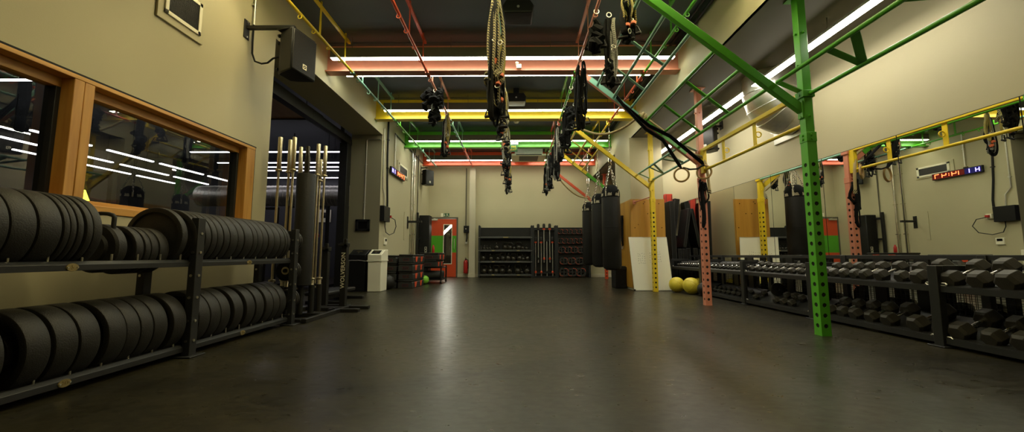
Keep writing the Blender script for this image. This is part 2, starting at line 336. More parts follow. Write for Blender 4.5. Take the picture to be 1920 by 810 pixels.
# ------------------------------------------------------------------ window with pine frame
wf = MB()   # outer architrave + frame, sash rails
Y0, Y1, Z0, Z1 = .74, 4.6, 1.09, 2.07
for (a, b_, c, d) in ((Y0, Y1, Z1-.032, Z1), (Y0, Y1, Z0, Z0+.06)): wf.box(XL-.2, a, c, XL+.012, b_, d)
wf2 = MB()
for (a, b_) in ((Y0, Y0+.09), (2.655, 2.72), (2.724, 2.79), (Y1-.14, Y1)): wf2.box(XL-.2, a, Z0+.06, XL+.010, b_, Z1-.032)
wr = thing('window_1', None, None, (XL-.1, 2.6, Z0)); wr['kind'] = 'structure'
wf.build('frame_rail', 'pine_y', wr, .004); wf2.build('frame_post', 'pine', wr, .004)
sa = MB(); sb = MB()
for (a, b_) in ((Y0+.09, 2.655), (2.79, Y1-.14)):
    sa.box(XL-.17, a, Z1-.10, XL-.085, b_, Z1-.033); sa.box(XL-.17, a, Z0+.061, XL-.085, b_, Z0+.10)
    sb.box(XL-.17, a, Z0+.1, XL-.085, a+.03, Z1-.10); sb.box(XL-.17, b_-.03, Z0+.1, XL-.085, b_, Z1-.10)
sa.build('sash_rail', 'pine_y', wr, .003); sb.build('sash_stile', 'rack_metal', wr, .003)
for (a, b_) in ((Y0+.12, 2.625), (2.82, Y1-.17)): MB().box(XL-.135, a, Z0+.1, XL-.129, b_, Z1-.10).build('pane', 'glass', wr)
gp = MB().box(XL-.001, Y0-.02, Z1, XL+.005, Y1+.02, Z1+.016).box(XL-.001, Y1, Z0, XL+.005, Y1+.012, Z1)
gp.build('shadow_gap', 'hole', wr)
# ------------------------------------------------------------------ red door
dr = thing('door_1', None, None, (-2.6, D-.04, 0)); dr['kind'] = 'structure'
x0, x1 = -3.11, -2.12
fr = MB(); fr.box(x0-.045, D-.07, 0, x0, D, 2.14).box(x1, D-.07, 0, x1+.045, D, 2.14).box(x0-.045, D-.07, 2.085, x1+.045, D, 2.14); fr.build('door_frame', 'soffit', dr, .004)
lf = MB(); gx0, gx1, gz0, gz1 = -2.585, -2.285, .47, 1.875; yf = D-.055
def ring_rect(mb, x0, x1, z0, z1):   # leaf pieces around the vision panel
    for a, b_, c, d in ((x0, gx0, z0, z1), (gx1, x1, z0, z1)): mb.box(a, yf, c, b_, D-.012, d)
ring_rect(lf, x0+.004, x1-.004, .87, 1.475); lf2 = MB()
ring_rect(lf2, x0+.004, x1-.004, .012, .87); ring_rect(lf2, x0+.004, x1-.004, 1.475, 2.08)
lf2.box(gx0, yf, .012, gx1, D-.012, gz0).box(gx0, yf, gz1, gx1, D-.012, 2.08)
lf2.build('leaf', 'red', dr); lf.build('green_band', 'green', dr)
bd = MB()
for a, b_, c, d in ((gx0-.012, gx0+.012, gz0-.012, gz1+.012), (gx1-.012, gx1+.012, gz0-.012, gz1+.012), (gx0-.012, gx1+.012, gz0-.012, gz0+.012), (gx0-.012, gx1+.012, gz1-.012, gz1+.012)): bd.box(a, yf-.008, c, b_, yf+.01, d)
bd.build('vision_frame', 'white', dr); MB().box(gx0, yf+.008, gz0, gx1, yf+.014, gz1).build('vision_glass', 'glass', dr)
r = thing('led_batten', 'bright slanted stair light seen through the glass of the red door', 'ceiling light', (-2.7, 15.2, 1.5))
MB().bar((-2.95, 15.0, 1.43), (-2.33, 15.0, 2.03), .05, .10).build('housing', 'white', r); MB().bar((-2.94, 14.965, 1.44), (-2.34, 14.965, 2.02), .012, .065).build('diffuser', 'led_stair', r)
MB().box(-2.66, 15.02, 1.68, -2.62, 16.1, 1.72).build('bracket_arm', 'white', r)
hd = MB().tube([(-2.19, yf, 1.36), (-2.19, yf-.05, 1.345), (-2.19, yf-.05, 1.02), (-2.19, yf, 1.0)], .011, 8); hd.build('door_handle', 'galv', dr)
cl = MB().box(-3.08, yf-.05, 2.02, -2.8, yf, 2.08).bar((-2.83, yf-.03, 2.075), (-2.95, yf-.01, 2.1), .02, .008); cl.build('door_closer', 'galv', dr, .004)
# exit sign above door
r = thing('exit_sign', 'small green and white running man exit sign above the red door', 'sign', (-2.55, D-.01, 2.16))
MB().box(-2.70, D-.012, 2.165, -2.61, D, 2.29).build('plain_plate', 'white', r)
MB().box(-2.608, D-.012, 2.165, -2.40, D, 2.29).build('picture_plate', 'signgreen', r)
pm = MB(); yy = D-.0145
pm.box(-2.578, yy, 2.21, -2.562, yy+.002, 2.275).prism([(-2.60, yy, 2.215), (-2.54, yy, 2.215), (-2.57, yy, 2.18)], (0, .002, 0))
pm.cyl((-2.475, yy, 2.268), (-2.475, yy+.002, 2.268), .012, n=10)
for a, b_ in (((-2.48, 2.255), (-2.465, 2.222)), ((-2.465, 2.222), (-2.44, 2.205)), ((-2.44, 2.205), (-2.43, 2.18)), ((-2.465, 2.222), (-2.49, 2.20)), ((-2.49, 2.20), (-2.51, 2.195)), ((-2.478, 2.25), (-2.505, 2.235)), ((-2.478, 2.25), (-2.45, 2.245))):
    pm.bar((a[0], yy+.001, a[1]), (b_[0], yy+.001, b_[1]), .002, .011)
pm.build('pictogram', 'white', r)
# ------------------------------------------------------------------ mirror panels on the right wall
pan = [(2.10, 3.18), (3.18, 4.24), (4.24, 5.30), (5.30, 6.38), (6.38, 7.47), (7.47, 8.55), (8.55, 9.9)]
for i, (a, b_) in enumerate(reversed(pan)):
    r = thing('wall_mirror', 'tall mirror panel on the right wall, %s from the timber column' % ORD[i], 'mirror', (XR, (a+b_)/2, .12), 'mirror panels along the right wall')
    MB().box(XR+.004, a, .12, XR+.012, b_, 2.10).build('backing', 'blackplastic', r)
    MB().box(XR, a+.005, .125, XR+.004, b_-.005, 2.092).build('silvered_glass', 'mirror', r)
# ------------------------------------------------------------------ bumper plate rack (left)
RX0, RX1, PX = -2.56, -2.91, -2.735
ys = [1.70, 3.10, 4.477]
rk = thing('plate_rack', 'long two-tier charcoal steel rack holding black bumper plates under the window', 'rack', (PX, 3.1, 0))
for y in ys:
    for x in (-2.535, -2.935):
        u = MB().box(x-.03, y-.035, .01, x+.03, y+.035, 1.075); u.box(x-.075, y-.075, 0, x+.075, y+.075, .012)
        u = u.build('upright', 'rack_metal', rk, .004)
        sx = 1 if x > -2.7 else -1
        for z in (.12, .27, .45, .62, .80, .95):
            MB().cyl((x+sx*.03, y, z), (x+sx*.036, y, z), .011, n=8).build('bolt', 'screw', u); MB().cyl((x, y-.035, z), (x, y-.041, z), .011, n=8).build('bolt', 'screw', u)
    for z in (.06, .70, 1.0): MB().box(-2.905, y-.02, z, -2.565, y+.02, z+.05).build('cross_tie', 'rack_metal', rk, .003)
for (a, b_) in ((ys[0], ys[1]), (ys[1], ys[2])):
    for z in (.075, .725):
        for x, s in ((-2.585, 1), (-2.885, -1)):
            q = MB().prism([(x+s*.035, a+.035, z-.035), (x+s*.035, a+.035, z+.0), (x+s*.012, a+.035, z+.02), (x-s*.02, a+.035, z+.02), (x-s*.02, a+.035, z+.012), (x+s*.008, a+.035, z-.035)], (0, b_-a-.07, 0))
            q.build('plate_rail', 'rack_metal', rk, .002)
        for k in range(8):
            y = a+.1+(b_-a-.2)*k/7; MB().cyl((-2.575, y, z+.018), (-2.575, y, z+.062), .006, n=8).build('divider_pin', 'screw', rk)
for y, z, t in ((2.245, .71, '5'), (3.75, .71, '10'), (2.27, .06, '20'), (3.72, .06, '15')):
    pl = MB().lathe([(1e-6, .004), (.03, .004), (.032, 0)], (0, 0, 0), (1, 0, 0), 24)
    pl.v = [(-2.549+p[0], y+p[1]*1.05, z+p[2]*.72) for p in pl.v]
    po = pl.build('number_plaque', 'brass', rk)
    nm = MB(); put_text(nm, t, .034, (-2.544, y, z), (0, 1, 0), (0, 0, 1), .0012); nm.build('number', 'brass', po)['label'] = 'raised number %s' % t
    MB().cyl((-2.545, y-.025, z), (-2.541, y-.025, z), .005, n=8).cyl((-2.545, y+.025, z), (-2.541, y+.025, z), .005, n=8).build('rivet', 'screw', po)
# plates: prototype per size, axis along y
PC = {}
def plate(Rr, t):
    k = (Rr, round(t, 3))
    if k not in PC:
        h = t/2
        pr = [(.026, -h*.55), (.052, -h*.55), (.055, -h*.8), (Rr*.50, -h*.8), (Rr*.56, -h*.55), (Rr*.80, -h*.55), (Rr*.84, -h), (Rr-.010, -h), (Rr-.003, -h+.004), (Rr, -h+.012 if t > .03 else -h+.006)]
        prof = pr+[(r, -z) for r, z in reversed(pr)]
        mb = MB().ring(prof, (0, 0, 0), (0, 1, 0), 56)
        o = mb.build('bumper_plate', 'rubber', None, local=True); o['category'] = 'weight plate'
        hb = MB().ring([(.0255, -h*.62), (.045, -h*.62), (.045, h*.62), (.0255, h*.62)], (0, 0, 0), (0, 1, 0), 24)
        hub = hb.build('hub', 'steel', o, local=True); hub['label'] = 'steel centre ring'
        KIDS.setdefault(o.name, []).append(hub)
        PC[k] = (o, [False])
    o, used = PC[k]
    if used[0]: return copy_tree(o)
    used[0] = True; return o
def put_plate(Rr, t, y, zr, label, tilt=0., group='bumper plates on the rack'):
    o = plate(Rr, t); half = .152; zc = zr+.006+sqrt(max(Rr*Rr-half*half, .0004))
    o.location = (PX, y, zc); o.rotation_euler = (tilt, 0, random.uniform(-.02, .02)); o['label'] = label; o['group'] = group
    return o
random.seed(3)
def row(edges, first, Rr, zr, desc, maxt=.12):
    prev = first
    for i, e in enumerate(edges):
        t = min(e-prev, maxt)-.004; put_plate(Rr, t, e-t/2-.002, zr, desc % ORD[i]); prev = e
row([1.80, 1.92, 2.034, 2.147], 1.745, .225, .745, '%s thick black bumper plate from the near end of the upper tier')
row([2.187, 2.224, 2.263, 2.306, 2.363], 2.149, .225, .745, '%s narrow black bumper plate beyond the thick pair on the upper tier')
row([2.702, 2.752, 2.814, 2.896], 2.64, .165, .745, '%s small black plate after the handled disc on the upper tier')
put_plate(.225, .055, 2.955, .745, 'large black plate right beside the small ones, before the middle post', .0)
row([3.105, 3.15, 3.215, 3.280, 3.352, 3.428, 3.528], 3.055, .225, .745, '%s black bumper plate beyond the middle post on the upper tier')
row([3.612, 3.731, 3.80, 3.882, 3.967, 4.065, 4.167, 4.254, 4.30, 4.356], 3.53, .225, .745, '%s plate of the far thinner run on the upper tier')
row([1.86, 1.967], 1.75, .225, .095, '%s black bumper plate from the near end of the lower tier')
row([2.158, 2.295, 2.412, 2.572, 2.670, 2.765, 2.876, 3.033], 2.04, .225, .095, '%s wide black bumper plate of the near bay on the lower tier')
row([3.269, 3.387, 3.5, 3.663, 3.827, 3.964, 4.111, 4.222, 4.339], 3.15, .225, .095, '%s black bumper plate beyond the middle post on the lower tier')
# handled disc
r = thing('handled_disc', 'small round black weight disc with a loop handle on the upper tier', 'weight plate', (PX, 2.55, .82))
MB().lathe([(1e-6, -.05), (.09, -.05), (.10, -.035), (.148, -.035), (.16, -.022), (.16, .028), (.15, .04), (1e-6, .04)], (PX, 2.55, .825), (0, 1, 0), 44).build('disc', 'rubber', r)
hp = [(PX-.085, 2.55, .955), (PX-.085, 2.55, 1.02)] + [(PX+.085*cos(pi-a*pi/6)*(1 if 0 < a < 6 else 1), 2.55, 1.03+.025*sin(a*pi/6)) for a in range(7)] + [(PX+.085, 2.55, 1.02), (PX+.085, 2.55, .955)]
MB().tube(hp, .013, 10).build('loop_handle', 'rubber', r)
# small change plates on pegs beyond the end upright
ci = 0
for k, z in enumerate((.95, .60, .27)):
    pg = MB().cyl((-2.66, 4.52, z), (-2.66, 4.74, z), .022, n=12).build('storage_peg', 'rack_metal', rk)
    for j in range(4):
        t = .03; o = plate(.115, t); o.location = (-2.66, 4.545+j*.036, z); o.rotation_euler = (0, 0, 0)
        o['label'] = 'small black disc, %s out on the %s peg of the rack end' % (ORD[j], ('top', 'middle', 'bottom')[k]); o['group'] = 'small discs on the rack end pegs'
# ------------------------------------------------------------------ upright barbell holder
hl = thing('barbell_holder', 'low black steel floor stand holding upright barbells in tube cups', 'barbell stand', (-2.75, 5.0, 0))
MB().box(-2.46, 4.56, .0, -2.40, 5.72, .05).box(-3.04, 4.56, .0, -2.98, 5.72, .05).build('base_rail', 'black_metal', hl, .004)
for y in (4.58, 5.05, 5.66): MB().box(-2.98, y-.03, 0, -2.46, y+.03, .05).build('cross_rail', 'black_metal', hl, .004)
BB = [(-2.92, 4.72, 2.24, 0), (-2.90, 4.90, 2.26, 0), (-2.765, 4.76, 2.25, 0), (-2.87, 5.10, 2.22, 0), (-2.615, 5.06, 2.25, 1), (-2.60, 5.22, 2.27, 0), (-2.80, 4.99, 1.99, 2), (-2.70, 5.30, 2.10, 2)]
lab = ['gleaming barbell standing upright closest to the pale wall end', 'upright barbell just behind the one by the wall end', 'upright chrome barbell third along, front of the group', 'upright barbell half hidden behind the padded cylinder on its near side', 'worn upright barbell with grooved sleeve just beyond the padded cylinder', 'slim upright barbell furthest along past the padded cylinder', 'short upright bar tucked behind the near barbells', 'short upright bar peeping over the padded cylinder']
for (x, y, h, k), lb in zip(BB, lab):
    MB().ring([(.030, .05), (.036, .05), (.036, .40), (.030, .40)], (x, y, 0), (0, 0, 1), 20).build('tube_cup', 'black_metal', hl)
    b = thing('barbell', lb, 'barbell', (x, y, .05), 'barbells standing in the floor holder'); z0 = .056
    sl = .42 if k != 2 else .30
    MB().cyl((x, y, z0+sl), (x, y, h-sl), .0145, n=14).build('shaft', 'steel', b)
    for (a, c, s) in ((z0, z0+sl, -1), (h-sl, h, 1)):
        m = MB().lathe([(1e-6, a), (.023, a), (.025, a+.004), (.025, c-.004), (.023, c), (1e-6, c)], (x, y, 0), (0, 0, 1), 20)
        if k == 1:
            for q in range(9): m.ring([(.0252, a+.03+q*.04), (.0268, a+.034+q*.04), (.0252, a+.038+q*.04)], (x, y, 0), (0, 0, 1), 18)
        m.build('sleeve', 'steel', b)
    for zz in (z0+sl, h-sl): MB().lathe([(.015, zz-.012), (.036, zz-.012), (.038, zz-.008), (.038, zz+.008), (.036, zz+.012), (.015, zz+.012)], (x, y, 0), (0, 0, 1), 20).build('collar', 'steel', b)
cx, cy = -2.69, 4.94
r = thing('padded_cylinder', 'tall thick black padded cylinder standing among the barbells', 'padded bar', (cx, cy, .38))
MB().lathe([(.03, .40), (.105, .40), (.114, .41), (.114, 1.805), (.108, 1.815), (.03, 1.815)], (cx, cy, 0), (0, 0, 1), 36).build('pad', 'pad', r)
MB().lathe([(1e-6, 1.81), (.034, 1.815), (.034, 2.02), (.026, 2.06), (.026, 2.18), (.024, 2.185), (1e-6, 2.185)], (cx, cy, 0), (0, 0, 1), 20).build('sleeve', 'iron', r)
MB().cyl((cx, cy, .06), (cx, cy, .405), .026, n=16).build('lower_sleeve', 'iron', r)
MB().ring([(.030, .05), (.036, .05), (.036, .40), (.030, .40)], (cx, cy, 0), (0, 0, 1), 20).build('tube_cup', 'black_metal', hl)
# squat stands
def stand(x, y, h, label, txt=None):
    r = thing('squat_stand', label, 'squat stand', (x, y, 0), 'black squat stands by the opening')
    MB().box(x-.04, y-.04, .04, x+.04, y+.04, h).build('post', 'black_metal', r, .004)
    MB().box(x-.08, y-.30, 0, x+.34, y-.22, .045).box(x-.06, y+.02, 0, x+.36, y+.10, .045).box(x-.04, y-.30, .0, x+.04, y+.10, .045).build('base_frame', 'black_metal', r, .004)
    hk = MB().box(x-.05, y-.06, h-.06, x+.05, y+.05, h-.0).box(x+.02, y-.10, h-.05, x+.06, y-.06, h+.05).box(x-.06, y-.10, h-.05, x+.06, y-.05, h-.02); hk.build('bar_hook', 'black_metal', r, .004)
    if txt:
        m = MB(); put_text(m, txt, .085, (x-.001, y-.0405, .56), (0, 0, 1), (-1, 0, 0), .001); m.build('lettering', 'white', r)['label'] = 'white vertical lettering'
stand(-2.83, 5.86, .90, 'plain black squat stand, further from the white bin')
stand(-2.50, 5.74, .96, 'black squat stand with white vertical lettering', 'WOLVERSON')
r = thing('flat_bench', 'low black bench frame lying behind the squat stands', 'bench', (-3.05, 6.8, 0))
MB().box(-3.32, 6.2, .14, -2.95, 7.3, .20).build('pad', 'pad', r, .02)
MB().box(-3.2, 6.3, .05, -3.08, 7.2, .14).box(-3.35, 6.3, 0, -2.75, 6.36, .05).box(-3.35, 7.12, 0, -2.75, 7.18, .05).build('frame', 'black_metal', r, .004)
# ------------------------------------------------------------------ near wall: grille, speaker, conduit
r = thing('wall_vent', 'white framed wall vent with dark mesh above the window', 'vent', (XL, 3.45, 2.9))
MB().box(XL, 3.20, 2.87, XL+.02, 3.70, 3.32).build('back_board', 'wall', r, .003)
m = MB()
for a, b_, c, d in ((3.26, 3.655, 2.94, 2.975), (3.26, 3.655, 3.235, 3.27), (3.26, 3.295, 2.94, 3.27), (3.62, 3.655, 2.94, 3.27)): m.box(XL+.02, a, c, XL+.034, b_, d)
m.build('frame', 'white', r, .002)
m = MB().box(XL+.021, 3.295, 2.975, XL+.023, 3.62, 3.235); m.build('vent_back', 'hole', r)
m = MB()
for k in range(26): y = 3.295+.0125*(k+.5); m.box(XL+.024, y-.0018, 2.975, XL+.027, y+.0018, 3.235)
for k in range(21): z = 2.975+.0124*(k+.5); m.box(XL+.024, 3.295, z-.0018, XL+.027, 3.62, z+.0018)
m.build('mesh_grille', 'greyplastic', r)
MB().cyl((XL+.033, 3.275, 2.957), (XL+.036, 3.275, 2.957), .005, n=8).cyl((XL+.033, 3.64, 2.957), (XL+.036, 3.64, 2.957), .005, n=8).build('screw', 'screw', r)
r = thing('wall_vent', 'white framed wall vent behind the led clock', 'vent', (XL, 10.75, 2.95))
MB().box(XL, 10.2, 2.93, XL+.02, 11.2, 3.30).build('back_board', 'wall', r, .003)
m = MB()
for a, b_, c, d in ((10.3, 11.15, 2.97, 3.02), (10.3, 11.15, 3.21, 3.26), (10.3, 10.36, 2.97, 3.26), (11.09, 11.15, 2.97, 3.26)): m.box(XL+.02, a, c, XL+.034, b_, d)
m.build('frame', 'white', r, .002); MB().box(XL+.021, 10.36, 3.02, XL+.025, 11.09, 3.21).build('mesh_grille', 'greyplastic', r)
def speaker(label, loc, rot, side=1):
    # cabinet front faces local +x ; hung from a wall arm
    r = thing('bracket_mounted_loudspeaker', label, 'speaker', loc, 'black loudspeakers on wall arms', rot)
    w, h, d = .19, .25, .26
    c = MB().prism([(0, -w, -h), (0, w, -h), (-d*.7, w*.72, -h), (-d, w*.5, -h), (-d, -w*.5, -h), (-d*.7, -w*.72, -h)], (0, 0, 2*h)); cab = c.build('cabinet', 'blackplastic', r, .012, local=True)
    g = MB().box(0, -w+.012, -h+.012, .012, w-.012, h-.012); gr = g.build('grille', 'greyplastic', r, .006, local=True)
    s = MB()
    for k in range(30): z = -h+.025+k*(2*h-.05)/29; s.box(.012, -w+.02, z-.003, .015, w-.02, z+.003)
    s.build('grille_bar', 'blackplastic', gr, local=True)
    l_ = MB().box(.0152, -.03, -h+.07, .018, .03, -h+.13); lo = l_.build('badge', 'white', r, local=True); MB().torus((.0185, 0, -h+.10), (1, 0, 0), .015, .005, 12, 6).build('badge_mark', 'blackplastic', lo, local=True)
    k = MB()
    for y in (-w*.5, w*.5):
        for z in (-h+.06, h-.12, h-.03): k.cyl((-d, y, z), (-d-.018, y, z), .02, n=10)
    k.build('corner_foot', 'blackplastic', r, local=True)
    t = MB().box(-.17, -.02, h, -.10, .02, h+.045).box(-.24, -w+.02, h, .0, w-.02, h+.008); t.build('top_bracket', 'rack_metal', r, .003, local=True)
    return r
speaker('black loudspeaker on a long arm above the window end of the near wall', (-2.485, 4.37, 3.12), -.22)
r = thing('speaker_arm', 'black steel wall arm carrying the loudspeaker above the window', 'bracket', (XL, 4.32, 3.4))
MB().box(XL, 4.27, 3.30, XL+.012, 4.36, 3.52).build('wall_plate', 'black_metal', r, .003); MB().box(XL+.01, 4.30, 3.415, -2.58, 4.345, 3.455).build('arm', 'black_metal', r, .003)
[MB().cyl((XL+.012, 4.315, z), (XL+.02, 4.315, z), .01, n=8).build('bolt', 'screw', r) for z in (3.32, 3.50)]
cd = MB().tube([(XL+.025, 4.40, ZC), (XL+.025, 4.40, 3.52)], .014, 10); r = thing('conduit', 'steel conduit and looping cable feeding the loudspeaker by the window', 'conduit', (XL+.02, 4.4, 3.1))
cd.build('pipe', 'galv', r)
MB().tube([(XL+.025, 4.40, 3.53), (XL+.025, 4.40, 3.3), (XL+.03, 4.40, 3.16), (XL+.06, 4.41, 3.07), (XL+.13, 4.43, 3.05), (XL+.2, 4.43, 3.06), (XL+.27, 4.42, 3.11), (XL+.38, 4.40, 3.13)], .011, 8).build('cable', 'blackplastic', r)
MB().box(XL, 4.37, 3.75, XL+.03, 4.43, 3.77).box(XL, 4.37, 4.1, XL+.03, 4.43, 4.12).build('clip', 'galv', r)
speaker('black loudspeaker on a wall arm above the red door end of the room', (-2.86, 12.86, 3.36), -.55)
r = thing('speaker_arm', 'thin black wall arm carrying the far loudspeaker', 'bracket', (XL, 12.8, 3.7))
MB().box(XL, 12.76, 3.58, XL+.012, 12.84, 3.76).build('wall_plate', 'black_metal', r); MB().box(XL+.01, 12.78, 3.655, -2.93, 12.82, 3.69).build('arm', 'black_metal', r)
# ------------------------------------------------------------------ pillar panel, conduits
r = thing('screen_box', 'black framed screen box mounted on the grey pillar', 'screen', (-3.52, 9.0, 1.34))
for a, b_, c, d in ((-3.69, -3.365, 1.335, 1.385), (-3.69, -3.365, 1.55, 1.60), (-3.69, -3.635, 1.335, 1.60), (-3.42, -3.365, 1.335, 1.60)): MB().box(a, 8.95, c, b_, 9.008, d).build('frame', 'blackplastic', r, .004)
MB().box(-3.635, 8.985, 1.385, -3.42, 9.006, 1.55).build('screen', 'gloss', r)
def conduit(name, label, pts, rad, m='galv', clips=()):
    r = thing(name, label, 'conduit' if name == 'conduit' else 'cable', pts[0]); MB().tube(pts, rad, 10).build('pipe' if name == 'conduit' else 'sheath', m, r)
    c = MB()
    for p in clips: c.cbox(p, (rad*3, rad*3, .02))
    if clips: c.build('clip', m, r)
    return r
conduit('conduit', 'thin steel conduit turning down the pillar to the screen box', [(-3.17, 8.99, 3.50), (-3.48, 8.99, 3.50), (-3.505, 8.99, 3.47), (-3.505, 8.99, 1.60)], .013, clips=[(-3.505, 8.995, 2.9), (-3.505, 8.995, 2.0)])
conduit('conduit', 'pale conduit down the left wall edge beside the pillar', [(XL+.025, 9.08, 3.80), (XL+.025, 9.08, 2.35), (XL+.025, 9.2, 2.2), (XL+.025, 9.22, 1.93)], .016, clips=[(XL+.02, 9.08, 3.5), (XL+.02, 9.08, 2.6)])
conduit('power_cable', 'thick black cable running down the left wall to the switch box', [(XL+.022, 9.36, ZC-.1), (XL+.022, 9.36, 3.2), (XL+.022, 9.40, 2.6), (XL+.022, 9.46, 2.1), (XL+.022, 9.46, 1.94)], .022, 'blackplastic', [(XL+.02, 9.36, 3.6), (XL+.02, 9.38, 2.9)])
conduit('conduit', 'slim conduit dropping from the ceiling to the led clock', [(XL+.02, 9.95, 3.95), (XL+.02, 9.95, 3.05)], .015, clips=[(XL+.02, 9.95, 3.5)])
conduit('power_cable', 'black cable stretched along the left wall just under the ceiling', [(XL+.03, 9.9, 3.93), (XL+.03, 13.2, 3.86)], .013, 'blackplastic')
for k, (y, rr) in enumerate(((11.62, .03), (11.86, .03))):
    conduit('conduit', ('wide' if k else 'near') + ' shiny vertical pipe of the pair on the left wall', [(XL+.04, y, 4.2), (XL+.04, y, .5)], rr, 'chrome', [(XL+.03, y, 3.2), (XL+.03, y, 2.3), (XL+.03, y, 1.4)])
conduit('conduit', 'thin dark conduit on the left wall behind the far loudspeaker', [(XL+.02, 12.4, 4.0), (XL+.02, 12.4, 1.9)], .014, 'soffit')
r = thing('switch_box', 'black electrical switch box with a plug and looped lead on the left wall', 'electrical box', (XL, 9.2, 1.57))
MB().box(XL, 9.0, 1.57, XL+.11, 9.42, 1.93).build('box', 'blackplastic', r, .006)
MB().box(XL, 9.5, 1.66, XL+.05, 9.62, 1.78).build('socket', 'white', r, .004); MB().box(XL+.05, 9.53, 1.69, XL+.10, 9.60, 1.75).build('plug', 'extred', r, .004)
MB().tube([(XL+.09, 9.56, 1.70), (XL+.13, 9.75, 1.66), (XL+.13, 9.85, 1.5), (XL+.11, 9.75, 1.33), (XL+.08, 9.5, 1.27), (XL+.06, 9.3, 1.32), (XL+.05, 9.25, 1.45), (XL+.05, 9.25, 1.58)], .010, 8).build('lead', 'blackplastic', r)
r = thing('thermostat_switch', 'small white thermostat on the left wall under the switch box', 'thermostat', (XL, 9.37, 1.05)); MB().box(XL, 9.33, 1.03, XL+.03, 9.50, 1.19).build('case', 'white', r, .005); MB().box(XL+.03, 9.36, 1.11, XL+.032, 9.47, 1.17).build('display', 'gloss', r)
# led clock tilted on wall
r = thing('led_clock', 'long led wall clock showing blue and red digits', 'clock', (XL+.05, 10.1, 2.9))
MB().box(XL+.02, 9.55, 2.82, XL+.07, 10.72, 2.99).build('case', 'blackplastic', r, .004)
MB().box(XL+.07, 9.575, 2.835, XL+.073, 9.93, 2.975).build('blue_filter', 'clockblue', r); MB().box(XL+.07, 9.94, 2.835, XL+.073, 10.70, 2.975).build('red_filter', 'clockred', r)
m = MB(); 
for ch, y in (('H', 9.61), ('1', 9.75)): segs(m, ch, (XL+.076, y, 2.855), (0, 1, 0), (0, 0, 1), (1, 0, 0), .075, .10, .016)
m.build('blue_digits', 'seg_blue', r)['label'] = 'blue characters H1'
m = MB()
for ch, y in (('1', 9.965), ('4', 10.12), ('4', 10.36), ('7', 10.535)): segs(m, ch, (XL+.076, y, 2.855), (0, 1, 0), (0, 0, 1), (1, 0, 0), .10, .10, .016)
m.cbox((XL+.076, 10.29, 2.885), (.004, .018, .018)).cbox((XL+.076, 10.29, 2.93), (.004, .018, .018)); m.build('red_digits', 'seg_red', r)['label'] = 'red time 14:47'
MB().box(XL, 9.9, 2.9, XL+.02, 10.0, 3.03).build('mount', 'blackplastic', r)
# wall pull bar fixture
r = thing('wall_bracket', 'black steel wall bracket sticking out above the step platforms', 'bracket', (XL, 11.2, 1.75)); MB().box(XL, 10.98, 1.2, XL+.015, 11.06, 2.0).build('wall_plate', 'wall', r, .003); MB().box(XL, 11.3, 1.55, XL+.02, 11.4, 1.9).box(XL+.02, 11.32, 1.72, XL+.42, 11.38, 1.78).build('arm', 'black_metal', r, .004)
# ------------------------------------------------------------------ bins
def bin_(x, y, w, m, label, lid):
    r = thing('litter_bin', label, 'bin', (x, y, 0), 'tall slope-topped litter bins'); d = .42
    MB().prism([(x-w/2+.01, y, 0), (x+w/2-.01, y, 0), (x+w/2-.005, y, .66), (x-w/2+.005, y, .66)], (0, d, 0)).build('body', m, r, .012)
    MB().prism([(x-w/2, y-.01, .66), (x-w/2, y-.01, .79), (x-w/2, y+.22, .90), (x-w/2, y+d, .90), (x-w/2, y+d+.01, .66)], (w, 0, 0)).build('lid', lid, r, .01)
    n = V((0, -.11, .23)).normalized(); u = V((0, .23, .11)).normalized(); c = V((x, y+.105, .845))
    lb = MB().bar(c-u*.085+n*.002, c+u*.085+n*.002, w*.62, .004, n); lo = lb.build('label_plate', 'blackplastic', r)
    MB().bar(c+u*.02+n*.006, c+u*.028+n*.006, w*.36, .003, n).bar(c+u*.038+n*.006, c+u*.043+n*.006, w*.26, .003, n).bar(c-u*.03+n*.006, c-u*.05+n*.006, w*.09, .003, n).build('label_marks', 'brass', lo)
    bag = MB()
    pts = [(x-w/2-.004, y-.014), (x+w/2+.004, y-.014), (x+w/2+.004, y+d+.012), (x-w/2-.004, y+d+.012)]
    loop = []
    for i in range(4):
        a, b_ = pts[i], pts[(i+1) % 4]
        for k in range(5): t = k/5; loop.append((a[0]+(b_[0]-a[0])*t, a[1]+(b_[1]-a[1])*t, .655+random.uniform(-.012, .012)))
    bag.tube(loop, .012, 6, True, .5); bag.build('bag_rim', 'whiteboard' if m == 'white' else 'galv', r)
bin_(-3.43, 8.50, .37, 'blackplastic', 'black slope-topped litter bin beside the pillar', 'blackplastic')
bin_(-3.03, 8.44, .30, 'white', 'white slope-topped litter bin beside the black one', 'white')
